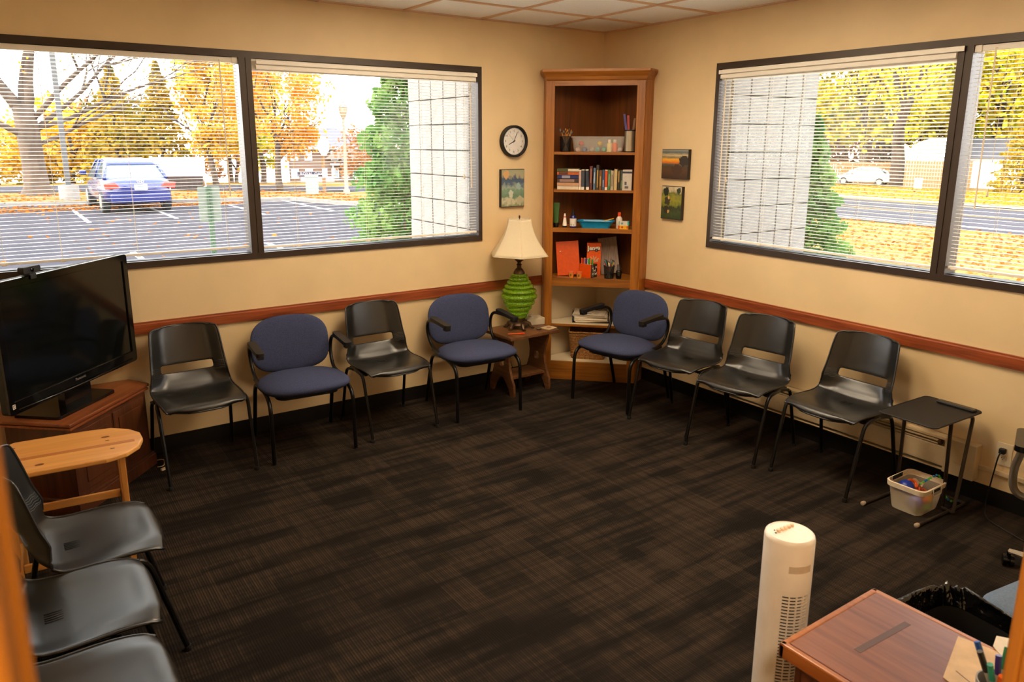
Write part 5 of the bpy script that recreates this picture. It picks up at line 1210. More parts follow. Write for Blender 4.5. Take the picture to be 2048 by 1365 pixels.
for k, (c, nm, dx, dy, hh) in enumerate((((20, 20, 22), 'black', -.022, .034, .165), ((20, 90, 190), 'bright blue', .006, .052, .165), ((60, 40, 150), 'violet', .012, .012, .155), ((20, 120, 60), 'dark green', .045, .010, .16), ((60, 220, 70), 'light green', .020, -.026, .145), ((240, 110, 30), 'orange', -.020, -.010, .135), ((230, 230, 30), 'yellow', -.006, -.024, .125), ((40, 170, 150), 'teal', -.024, .012, .15), ((110, 110, 190), 'lavender', .034, -.012, .145))):
    bt = Vector((-2.672 - dx * .35, -4.312 - dy * .35, .755)); tp2 = Vector((-2.672 + dx, -4.312 + dy, .7275 + hh))
    q = empty('desk_pen', tuple(bt), nm + ' pen in the grey cup on the wooden desk', 'pen', group='pens in the desk cup')
    b = MB(); b.tube([bt, bt + (tp2 - bt) * .75], .0050, 8); b.build('barrel', cm((206, 200, 196), .4), q, world=True, smooth='auto'); b = MB(); b.tube([bt + (tp2 - bt) * .7, tp2], .0062, 8); b.build('cap', cm(c, .3), q, world=True, smooth='auto')

# ================================================================ waste bin with black liner
wb_ = empty('waste_bin', (-1.752, -3.868, 0), 'waste bin lined with a shiny black bag behind the wooden desk', 'bin', R(-6))
rnd = random.Random(4)
nn = 64
def br(w, d, z, amp, ph): 
    out = []
    base = rrect(-w / 2, w / 2, -d / 2, d / 2, .07, 15)
    for k, (x, y) in enumerate(base):
        f = 1 + amp * (math.sin(k * .9 + ph) * .5 + math.sin(k * 2.3 + ph * 2) * .35 + rnd.uniform(-.4, .4)); out.append((x * f, y * f, z + amp * .12 * math.sin(k * 1.7 + ph)))
    return out
b = MB(); rings = [br(.24, .20, 0, 0, 0), br(.30, .26, .30, 0, 0), br(.31, .27, .30, 0, 0), br(.25, .21, .001, 0, 0)]
n = len(rings[0]); b.add([p for q in rings[:2] for p in q], [(j, (j + 1) % n, n + (j + 1) % n, n + j) for j in range(n)] + [tuple(range(n))]); b.build('bin_shell', M['black_matte'], wb_, smooth='auto')
b = MB(); rings = [br(.28, .24, .05, .05, 1), br(.31, .27, .13, .09, 2), br(.345, .305, .20, .12, 3), br(.362, .320, .25, .13, 3.5), br(.380, .338, .30, .13, 4), br(.386, .344, .345, .11, 4.3), br(.370, .328, .364, .10, 4.6), br(.348, .306, .350, .11, 5.4), br(.335, .295, .31, .15, 6.2), br(.315, .275, .26, .17, 7), br(.27, .23, .17, .18, 8), br(.22, .18, .08, .12, 9)]
b.add([p for q in rings for p in q], [(i * n + j, i * n + (j + 1) % n, (i + 1) * n + (j + 1) % n, (i + 1) * n + j) for i in range(len(rings) - 1) for j in range(n)] + [tuple((len(rings) - 1) * n + j for j in range(n))]); b.build('bin_liner', M['bag'], wb_, smooth=True, subsurf=1)

# ================================================================ office chair and blue grey stool at the edge
oc = empty('office_chair', (-.60, -3.86, 0), 'black padded office chair with silver arms by the outlet', 'chair', R(-70))
pad('seat_cushion', .50, .50, .11, M['leather'], oc, Matrix.Translation((0, 0, .445)), n=3.2)
pad('back_cushion', .46, .56, .09, M['leather'], oc, Matrix.Translation((0, .27, .82)) @ Matrix.Rotation(R(82), 4, 'X'), n=3.0, curve=.04)
b = MB(); b.box(-.14, .14, -.12, .12, .375, .392).tube([(0, .10, .38), (0, .30, .40), (0, .33, .62)], .018, 8); b.build('mechanism', M['black_matte'], oc, smooth='auto')
b = MB(); b.lathe([(.028, .09), (.028, .25), (.018, .25), (.018, .38)], 16); b.build('gas_lift', M['black_matte'], oc, smooth='auto')
b = MB(); b.lathe([(.045, .07), (.045, .11), (.03, .13)], 16); b.build('hub', M['silver'], oc, smooth='auto')
for k in range(5):
    a = k * 2 * PI / 5 + R(12); c, s = math.cos(a), math.sin(a)
    b = MB(); b.tube([(c * .03, s * .03, .098), (c * .15, s * .15, .092), (c * .30, s * .30, .074)], .02, 8, radii=[.022, .020, .012]); lg = b.build('base_arm', M['silver'], oc, smooth='auto')
    b = MB(); T = Matrix.Translation((c * .30, s * .30, .028)) @ Matrix.Rotation(a + .6, 4, 'Z') @ Matrix.Rotation(PI / 2, 4, 'Y')
    b.lathe([(.010, -.024), (.026, -.022), (.028, -.006), (.018, -.003), (.018, .003), (.028, .006), (.026, .022), (.010, .024)], 16, T=T); b.box(c * .30 - .008, c * .30 + .008, s * .30 - .008, s * .30 + .008, .03, .075); b.build('caster', M['black_gloss'], lg, smooth='auto')
for s in (-1, 1):
    b = MB(); b.tube(smooth_path([(s * .20, .0, .39), (s * .30, .0, .40), (s * .31, -.02, .52), (s * .285, -.10, .66)], 6, .06), .016, 10); am = b.build('arm', M['silver'], oc, smooth='auto')
    b = MB(); b.prism(rrect(-.035, .035, -.17, .09, .03), 0, .025, Matrix.Translation((s * .285, -.03, .66))); b.build('arm_pad', M['black_gloss'], am, bevel=.008)
fs_ = empty('upholstered_stool', (-1.285, -4.07, 0), 'blue grey upholstered low stool behind the waste bin', 'stool', R(-8.5))
pad('cushion', .50, .48, .10, M['fabric_grey'], fs_, Matrix.Translation((0, 0, .29)), n=9.0, puff=.4)
for sx in (-1, 1):
    for sy in (-1, 1): b = MB(); b.tube([(sx * .19, sy * .17, 0), (sx * .17, sy * .15, .27)], .014, 8); b.build('leg', M['tube'], fs_, smooth='auto')

# ================================================================ outdoors
def gz(x, y): return -.1 - .0265 * max(0, x - 2) - .045 * max(0, y - 36)
def groundmat(name, c1, c2, c3, s1=.35, s2=30, rough=.95):
    m, nt, b = newmat(name); L = nt.links.new; co = setup_coords(nt)
    n1 = nt.nodes.new('ShaderNodeTexNoise'); n1.inputs['Scale'].default_value = s1; n1.inputs['Detail'].default_value = 5
    n2 = nt.nodes.new('ShaderNodeTexNoise'); n2.inputs['Scale'].default_value = s2; n2.inputs['Detail'].default_value = 3
    L(co, n1.inputs['Vector']); L(co, n2.inputs['Vector'])
    r1 = nt.nodes.new('ShaderNodeValToRGB'); r1.color_ramp.elements[0].position = .40; r1.color_ramp.elements[1].position = .60; r1.color_ramp.elements[0].color = lin(c1); r1.color_ramp.elements[1].color = lin(c2); L(n1.outputs['Fac'], r1.inputs[0])
    r2 = nt.nodes.new('ShaderNodeValToRGB'); r2.color_ramp.elements[0].position = .50; r2.color_ramp.elements[1].position = .62; L(n2.outputs['Fac'], r2.inputs[0])
    mx = nt.nodes.new('ShaderNodeMix'); mx.data_type = 'RGBA'; L(r2.outputs[0], mx.inputs['Factor']); L(r1.outputs[0], mx.inputs['A']); mx.inputs['B'].default_value = lin(c3)
    L(mx.outputs['Result'], b.inputs['Base Color']); b.inputs['Roughness'].default_value = rough; b.inputs['Specular IOR Level'].default_value = 0
    return m
M['lawn'] = groundmat('leafy_lawn', (104, 94, 46), (122, 97, 62), (134, 90, 48), .5, 6)
M['asphalt'] = groundmat('asphalt', (58, 56, 60), (65, 62, 66), (53, 51, 54), 1.2, 60)
M['road'] = groundmat('road_asphalt', (66, 63, 67), (72, 69, 73), (60, 58, 61), 1.0, 40)
M['concrete'] = pm('kerb_concrete', (112, 106, 100), .9, var=.10, scale=6)
M['stripe'] = pm('white_road_paint', (130, 128, 126), .8, var=.06, scale=20)
M['yellow_line'] = pm('yellow_road_paint', (140, 108, 48), .8, var=.06)
xs = [-70, -30, -12, -4, 2] + [6 + 6 * k for k in range(20)]; ys = [-60, -30, -10, 0.2, 10, 20, 30, 36] + [42 + 8 * k for k in range(14)]
b = MB(); b.v = [(x, y, gz(x, y) - .0) for y in ys for x in xs]; nx = len(xs)
for j in range(len(ys) - 1):
    for i in range(nx - 1):
        b.f.append((j * nx + i, j * nx + i + 1, (j + 1) * nx + i + 1, (j + 1) * nx + i)); b.mi.append(0)
struct(b.build('lawn', M['lawn'], normals=False), 'leaf strewn lawn around the building')
b = MB(); lot = [(-40, .2), (2.4, .2), (6.6, 6.0), (8.2, 14.9), (5.45, 16.9), (4.75, 18.6), (4.2, 20.7), (-3.86, 22.6), (-40, 24.6)]
b.prism(lot, -.3, -.085); struct(b.build('parking_lot', M['asphalt']), 'grey asphalt parking lot')
b = MB()
kp = [(8.2, 14.9), (5.45, 16.9), (4.75, 18.6), (4.2, 20.7), (-3.86, 22.6), (-40, 24.6)]
for (a, c) in zip(kp[:-1], kp[1:]):
    a, c = Vector(a), Vector(c); d = (c - a).normalized(); nn_ = Vector((d.y, -d.x)) * .16
    if nn_.y < 0 or nn_.x < -.1: pass
    b.prism([tuple(a - d * .03), tuple(c + d * .03), tuple(c + d * .03 + nn_), tuple(a - d * .03 + nn_)], -.25, .03)
struct(b.build('kerb', M['concrete']), 'pale concrete kerb round the parking lot')
b = MB(); b.box(-12, -1.2, .2, 6.2, -.09, -.02); b.box(1.3, 4.4, -8, 1.2, -.25, -.09)  # pale slabs added below the sills, bouncing daylight onto the ceiling
struct(b.build('bounce_slab', pm('bounce_concrete', (206, 200, 190), .9, var=.08, scale=5)), 'pale concrete slabs added to bounce daylight up to the ceiling')
root = empty('parking_lines', (0, 15, -.084), 'white painted bay lines and hatching on the parking lot asphalt', 'road marking')
for k in range(-9, 4):
    x = -.27 + 2.0 * k + (.25 if k > 0 else 0)
    if x > 4: continue
    b = MB(); b.box(x - .05, x + .05, 16.2, 21.4 if x > -5 else 22.2, -.085, -.081); b.build('bay_line', M['stripe'], root, world=True)
for k in range(-6, 3):
    x = .2 + 2.4 * k; b = MB(); b.box(x - .05, x + .05, 6.6, 10.2, -.085, -.081); b.build('bay_line', M['stripe'], root, world=True)
b = MB(); b.tube([(-2.6 + .9 * math.cos(k * .35), 8.0 + .9 * math.sin(k * .35), -.081) for k in range(18)], .045, 4, closed=True); b.box(-2.75, -2.4, 7.6, 8.6, -.085, -.080); b.build('painted_symbol', M['stripe'], root, world=True)
def strip(name, pts, w, mat, dz, label):
    b = MB(); P = []
    for (a, c) in zip(pts[:-1], pts[1:]):
        k = max(1, int((Vector(c) - Vector(a)).length / 4)); P += [Vector(a).lerp(Vector(c), t / k) for t in range(k)]
    P.append(Vector(pts[-1])); vs = []
    for i, p in enumerate(P):
        d = (P[min(i + 1, len(P) - 1)] - P[max(0, i - 1)]).normalized(); n_ = Vector((-d.y, d.x)) * w / 2
        for q in (p + n_, p - n_): vs.append((q.x, q.y, gz(q.x, q.y) + dz))
    b.add(vs, [(2 * i, 2 * i + 1, 2 * i + 3, 2 * i + 2) for i in range(len(P) - 1)]); return b.build(name, mat, solid=.01)
struct(strip('road', [(25.0, -50), (25.0, 12), (26.5, 22), (28, 70)], 12.4, M['road'], .02, ''), 'two lane road beyond the right hand lawn')
struct(strip('sidewalk', [(33.4, -50), (33.4, 12), (34.9, 22), (36, 70)], 1.5, M['concrete'], .035, ''), 'pale sidewalk along the far side of the road')
r = strip('road_marking', [(25.2, -50), (25.2, 12), (26.7, 22), (28.2, 70)], .12, M['yellow_line'], .035, ''); tag(r, 'yellow centre line of the road beyond the shady block column', 'road marking')
r = strip('edge_line', [(19.6, -50), (19.6, 12), (21, 22), (22.5, 70)], .14, M['stripe'], .035, ''); tag(r, 'white edge line of the road, nearest the building', 'road marking')
struct(strip('side_street', [(-60, 34), (-5, 33), (8, 29.3), (24, 26)], 4.6, M['road'], .02, ''), 'pale street beyond the parking lot lawn')
# leaf litter
def scatter(name, region, n, size, mats, seed, label, dz=.012):
    rnd = random.Random(seed); b = MB()
    for k in range(n):
        x, y = region(rnd); z = gz(x, y) + dz + rnd.uniform(0, .02); a = rnd.uniform(0, 6.28); s = size * rnd.uniform(.6, 1.3); t1, t2 = rnd.uniform(-.5, .5), rnd.uniform(-.5, .5)
        c, d = math.cos(a) * s, math.sin(a) * s
        b.add([(x - c, y - d, z + t1 * s), (x + d, y - c, z + t2 * s), (x + c, y + d, z - t1 * s + s * .3), (x - d, y + c, z - t2 * s + s * .3)], [(0, 1, 2, 3)])
    o = b.build(name, mats, normals=False); return tag(o, label, 'leaves', kind='stuff')
leaf_or = leafmat('dry_orange_leaf', (150, 84, 34), (214, 130, 50), scale=3); leaf_ye = leafmat('yellow_leaf', (196, 130, 24), (236, 176, 60), scale=3)
scatter('leaf_litter', lambda r: (r.uniform(-12, 8), 20 + (r.random() ** 2) * 8 + (0 if r.random() < .6 else 1.5)), 5000, .05, leaf_or, 1, 'orange brown leaves scattered over the lawn behind the parking lot')
scatter('leaf_litter', lambda r: (r.uniform(-8, 3.5), 21.9 - .235 * 0 + r.gauss(-.6, .35) - (r.random() * .3)), 1600, .045, leaf_or, 2, 'dry leaves drifted along the parking lot kerb')
scatter('leaf_litter', lambda r: (r.uniform(-6, 4), r.uniform(6, 20)), 160, .05, leaf_or, 3, 'single dry leaves lying on the parking lot asphalt')
scatter('leaf_litter', lambda r: (r.uniform(3, 19), r.uniform(-5, 14)), 7000, .045, leaf_or, 4, 'brown leaves over the near lawn by the shady block column')
scatter('leaf_litter', lambda r: (r.uniform(34.5, 54), r.uniform(5, 36)), 7000, .09, leaf_ye, 5, 'golden leaves over the lawn in front of the garage')

# ---- masonry column at the building corner: two faces of scored 20 cm blocks with recessed joints
M['block'] = pm('pale_split_block', (102, 99, 97), .85, var=.07, scale=9, bump=.5, bscale=40)
M['joint'] = pm('dark_joint', (34, 30, 27), .9, var=.2)
cl = struct(MB().prism([(-1.152, .152), (-1.152, 1.178), (1.192, 1.178), (1.192, -1.152), (.152, -1.152), (.152, .152)], -.3, 3.6).build('block_column', M['joint']), 'masonry corner column of pale square blocks')
bw = .192
b = MB(); b.box(-.010, .010, -bw / 2, bw / 2, -bw / 2, bw / 2); blk = b.build('block', M['block'], cl, bevel=.003, bseg=1)
first = True; rnd = random.Random(7)
def put(x, y, z, rz):
    global first
    o = blk if first else blk.copy()
    if not first: COL.objects.link(o)
    first = False; o.location = (x, y, z); o.rotation_euler = (0, 0, rz)
for j in range(4, 17):
    z = .021 + .2 * j + .1 - .0
    for i in range(5): put(-1.156 + rnd.uniform(-.0015, .0015), 1.176 - .2 * i - .1, z, 0)
    for i in range(5): put(1.190 - .2 * i - .1, -1.156 + rnd.uniform(-.0015, .0015), z, PI / 2)

# ---- vegetation
def tree_mesh(levels, seed, base, h, r0, lean=(0, 0), spread=.6, kids_=3, up=.15, min_r=.006):
    rnd = random.Random(seed); b = MB(); tips = []
    def grow_(p, d, L, r, lev):
        n = 5 if lev else 7; pts = [p]; rad = [r]; q = p; dd = d
        for k in range(n):
            dd = (dd + Vector((rnd.gauss(0, .10), rnd.gauss(0, .10), rnd.gauss(0, .07) + up * .12))).normalized(); q = q + dd * L / n; pts.append(q); rad.append(max(min_r, r * (1 - .55 * (k + 1) / n)))
        b.tube(pts, r, 7 if lev < 2 else 4, radii=rad)
        if lev >= levels: tips.extend(pts[2:]); return
        m = kids_ + (2 if lev == 0 else 0)
        for k in range(m):
            f = rnd.uniform(.45, 1.0) if k else 1.0; i = int(f * n); a = rnd.uniform(0, 2 * PI); t = pts[min(i + 1, n)] - pts[i - 1]; t.normalize()
            side = Vector((math.cos(a), math.sin(a), rnd.uniform(-.1, .4))).normalized(); nd = (t * (1 - spread) + side * spread).normalized()
            grow_(pts[i], nd, L * rnd.uniform(.55, .8), rad[i] * rnd.uniform(.55, .75), lev + 1)
        if lev == 0: tips.extend(pts[-2:])
    grow_(Vector(base), Vector((lean[0], lean[1], 1)).normalized(), h, r0, 0)
    return b, tips
def cards(b, P, size, rnd, flat=0.0):
    for p in P:
        s = size * rnd.uniform(.6, 1.35); u = Vector((rnd.gauss(0, 1), rnd.gauss(0, 1), rnd.gauss(0, 1) * (1 - flat))).normalized(); w = u.cross(Vector((rnd.gauss(0, 1), rnd.gauss(0, 1), rnd.gauss(0, 1)))).normalized()
        b.v.extend([tuple(p - u * s), tuple(p + w * s * .55), tuple(p + u * s), tuple(p - w * s * .55)]); n = len(b.v) - 4; b.f.append((n, n + 1, n + 2, n + 3)); b.mi.append(0)
M['bark'] = pm('grey_brown_bark', (72, 57, 45), .95, var=.25, scale=5, bump=.6, bscale=14, stretch=(1, 1, .3))
M['bark_dark'] = pm('dark_bark', (62, 46, 34), .95, var=.25, scale=6, bump=.5, bscale=14)
LM = {'gold': leafmat('gold_leaves', (206, 150, 26), (250, 214, 90), (236, 184, 56), dim=.86), 'orange': leafmat('orange_leaves', (204, 124, 26), (250, 200, 90), (234, 160, 50), dim=.86), 'lime': leafmat('yellow_green_leaves', (130, 150, 20), (252, 224, 66), (226, 206, 44), dim=.86),
      'olive': leafmat('olive_leaves', (96, 96, 34), (180, 136, 50), (136, 112, 40)), 'green': leafmat('evergreen_needles', (56, 100, 48), (130, 160, 84), (92, 130, 64), 3.0, dim=.9), 'spruce': leafmat('blue_spruce_needles', (84, 110, 92), (140, 156, 130), (110, 132, 108), 3.0),
      'rust': leafmat('rust_twigs', (150, 96, 58), (196, 138, 84), (176, 116, 70)), 'conifer_gold': leafmat('golden_conifer', (150, 136, 36), (236, 190, 70), (200, 164, 50))}
def crown_tree(name, x, y, h, rw, zc, mat, n, size, seed, label, trunk_r=.14, shape='oval', cat='tree', group=None, bark='bark'):
    z0 = gz(x, y); t = empty(name, (x, y, z0), label, cat, group=group); rnd = random.Random(seed)
    if shape == 'cone':
        b = MB(); b.tube([(0, 0, -.1), (0, 0, h * .95)], trunk_r, 6, radii=[trunk_r, trunk_r * .15]); b.build('trunk', M[bark], t, smooth=True)
        P = []
        for k in range(n):
            f = rnd.random() ** 1.35; zz = zc + (h - zc) * f; rr2 = rw * (1 - f) ** .85 * (1 + .22 * math.sin(f * 60 + rnd.uniform(-.6, .6))); a = rnd.uniform(0, 2 * PI); q = rr2 * math.sqrt(rnd.uniform(.25, 1)); P.append(Vector((q * math.cos(a), q * math.sin(a), zz - .12 * q)))
    else:
        b, tips = tree_mesh(2, seed, (0, 0, -.1), h * .5, trunk_r, spread=.45, kids_=4, up=.6); b.build('trunk', M[bark], t, smooth=True)
        P = []; cl_ = []
        for k in range(46):
            a = rnd.uniform(0, 2 * PI); c_ = rnd.uniform(-1, 1); rr3 = rnd.uniform(.35, 1) ** .5; s_ = math.sqrt(1 - c_ * c_)
            hh = (h - zc) / 2; wz = 1 if shape == 'oval' else 1
            cl_.append((Vector((rw * rr3 * s_ * math.cos(a), rw * rr3 * s_ * math.sin(a), zc + hh + hh * rr3 * c_)), rw * rnd.uniform(.22, .42)))
        for k in range(n):
            c_, rr3 = cl_[k % len(cl_)]; P.append(c_ + Vector((rnd.gauss(0, 1), rnd.gauss(0, 1), rnd.gauss(0, .8))) * rr3 * .5)
    b = MB(); cards(b, P, size, rnd); f = b.build('foliage', LM[mat], t, normals=False); f['kind'] = 'stuff'
    return t
# the large bare tree
t = empty('bare_tree', (-2.70, 28.4, -.1), 'large nearly bare tree with a forked trunk beside the lamp post', 'tree')
b = MB(); b.tube([(0, 0, -.15), (0, 0, .05), (.0, 0, .35), (-.02, 0, 1.2), (-.05, 0, 2.3), (-.12, 0, 3.2)], .4, 12, radii=[.72, .56, .42, .37, .38, .34]); b.build('trunk', M['bark'], t, smooth=True)
tips = []; bb = MB()
for sd, st_, ln, L_, r0, sp_ in ((1, (-.10, 0, 2.8), (-.40, .1), 4.6, .23, .5), (2, (-.02, 0, 2.9), (.42, .0), 4.0, .19, .55), (3, (-.05, 0, 2.2), (1.5, .2), 4.4, .10, .6), (4, (-.05, 0, 2.0), (-1.5, .1), 3.8, .12, .6), (5, (-.08, 0, 3.1), (.05, .3), 5.0, .20, .5), (6, (0, 0, 1.7), (2.2, -.2), 3.6, .08, .55), (7, (0, 0, 2.6), (1.0, -.5), 4.6, .11, .55), (8, (-.02, 0, 2.3), (2.6, .3), 5.0, .09, .5)):
    q, tp_ = tree_mesh(4, sd * 17, st_, L_, r0, lean=ln, spread=sp_, kids_=3, up=.25, min_r=.008); bb.add(q.v, q.f); tips += tp_
br_ = bb.build('branches', M['bark'], t, smooth=True)
rnd = random.Random(2); b = MB(); cards(b, [p + Vector((rnd.gauss(0, .2), rnd.gauss(0, .2), rnd.gauss(0, .2))) for p in rnd.sample(tips, min(900, len(tips)))], .075, rnd); f = b.build('foliage', LM['gold'], t, normals=False); f['kind'] = 'stuff'
for i, (x, y, h, rw, zc, mt, n, s, lb, shp) in enumerate([
    (1.3, 37.5, 5.6, 1.9, .3, 'conifer_gold', 2600, .16, 'tall golden green conifer behind the blue car', 'cone'),
    (3.3, 37.0, 5.8, 1.6, .3, 'conifer_gold', 2600, .16, 'slim golden conifer to the left of the white signboard', 'cone'),
    (-.6, 40.0, 4.2, 2.2, .3, 'gold', 2400, .17, 'low gold bushy tree between the lamp post and the blue car', 'oval'),
    (2.2, 42.0, 4.6, 2.4, .3, 'olive', 2400, .17, 'olive gold tree seen between the two conifers', 'oval'),
    (4.9, 33.5, 7.2, 1.5, 1.3, 'gold', 5200, .12, 'tall narrow golden tree rising above the white signboard', 'oval'),
    (6.5, 37.0, 8.4, 2.3, 1.0, 'gold', 4600, .15, 'broad golden tree behind the green sign post', 'oval'),
    (7.6, 35.0, 7.6, 1.5, .6, 'lime', 3000, .14, 'yellow green tree next to the mullion', 'oval'),
    (6.1, 27.6, 6.3, 1.95, 1.15, 'orange', 7600, .095, 'rounded orange maple at the edge of the lawn', 'oval'),
    (-3.8, 41.0, 3.4, 2.6, .2, 'gold', 1800, .18, 'golden shrubs behind the trunk of the bare tree', 'oval'),
    (-6.8, 40.0, 4.8, 2.6, .2, 'gold', 2200, .18, 'golden tree at the far end of the street', 'oval'),
    (1.0, 47.0, 4.4, 3.2, .0, 'rust', 2200, .22, 'rusty brown thicket behind the conifers', 'oval'),
    (10.2, 50.0, 4.2, 2.4, .2, 'rust', 1600, .18, 'rusty thicket beside the distant house', 'oval'),
    (27.5, 66.0, 5.2, 3.4, .4, 'rust', 2000, .20, 'rusty bare tree crown in front of the distant house', 'oval'),
    (38.0, 76.0, 5.6, 5.0, .2, 'rust', 2600, .24, 'rusty thicket to the right of the distant house', 'oval'),
    (-1.5, 46.0, 2.7, 2.0, .0, 'olive', 1600, .18, 'dark olive bush beyond the lamp post base', 'oval'),
    ]):
    crown_tree('tree', x, y, h, rw, zc, mt, n, s, 40 + i, lb, shape=shp, trunk_r=.16 if i != 7 else .17)
crown_tree('evergreen_shrub', -.52, 2.55, 3.7, .80, .05, 'green', 15000, .042, 71, 'tall dark green arborvitae against the sunny side of the block column', shape='cone', cat='shrub', trunk_r=.05, group='arborvitae at the block column')
crown_tree('evergreen_shrub', 2.38, -.38, 2.25, .60, .05, 'green', 11000, .036, 72, 'green arborvitae at the shady end of the block column', shape='cone', cat='shrub', trunk_r=.05, group='arborvitae at the block column')
crown_tree('blue_spruce', 8.2, 20.3, 1.75, 1.15, .0, 'spruce', 2600, .07, 73, 'low blue green spruce beside the lantern post', shape='cone', cat='shrub', trunk_r=.05)
# east side: wall of tall yellow green trees
for i, (x, y, h, rw, zc, mt, n, s, lb) in enumerate([
    (58, 40, 15.5, 5.0, 3.2, 'lime', 4600, .30, 'huge yellow green tree beside the shady block column'), (61, 34, 17.0, 5.4, 3.4, 'lime', 5200, .30, 'huge yellow green tree above the white car'), (66, 32.5, 18, 5.2, 4.0, 'lime', 5000, .32, 'huge yellow tree above the white arched shed'),
    (70, 27.5, 19, 5.4, 3.6, 'lime', 5200, .32, 'huge yellow tree behind the grey garage roof'), (71, 21.5, 19, 5.4, 3.0, 'lime', 5200, .32, 'huge yellow tree past the garage'), (74, 36, 22, 6.2, 5, 'gold', 4200, .4, 'tallest golden tree in the row behind the shed'),
    (80, 29, 22, 6.4, 4, 'gold', 4200, .4, 'golden tree crowning the row behind the garage'), (63, 46, 14, 5.0, 2.0, 'olive', 3200, .34, 'olive tree low behind the wooden fence'), (68, 40, 8, 5.0, .5, 'rust', 3600, .26, 'brown thicket behind the wooden fence'), (70, 33, 7, 4.0, .5, 'olive', 3000, .26, 'olive thicket between fence and shed')]):
    crown_tree('tree', x, y, h, rw, zc, mt, n, s, 90 + i, lb, trunk_r=.42)
crown_tree('conifer', 56.0, 19.2, 6.6, 2.1, .0, 'conifer_gold', 5200, .14, 120, 'golden green conifer in front of the garage end', shape='cone', trunk_r=.15)
t = empty('tree', (56.6, 28.4, gz(56.6, 28.4)), 'thick brown trunk standing next to the white car tail', 'tree')
b, tp_ = tree_mesh(2, 131, (0, 0, -.2), 7.5, .62, spread=.4, kids_=3, up=.5); b.build('trunk', M['bark_dark'], t, smooth=True)
rnd = random.Random(9); b = MB(); cards(b, [p + Vector((rnd.gauss(0, 1.0), rnd.gauss(0, 1.0), rnd.gauss(0, .8))) for p in tp_ for _ in range(22)], .22, rnd); f = b.build('foliage', LM['lime'], t, normals=False); f['kind'] = 'stuff'

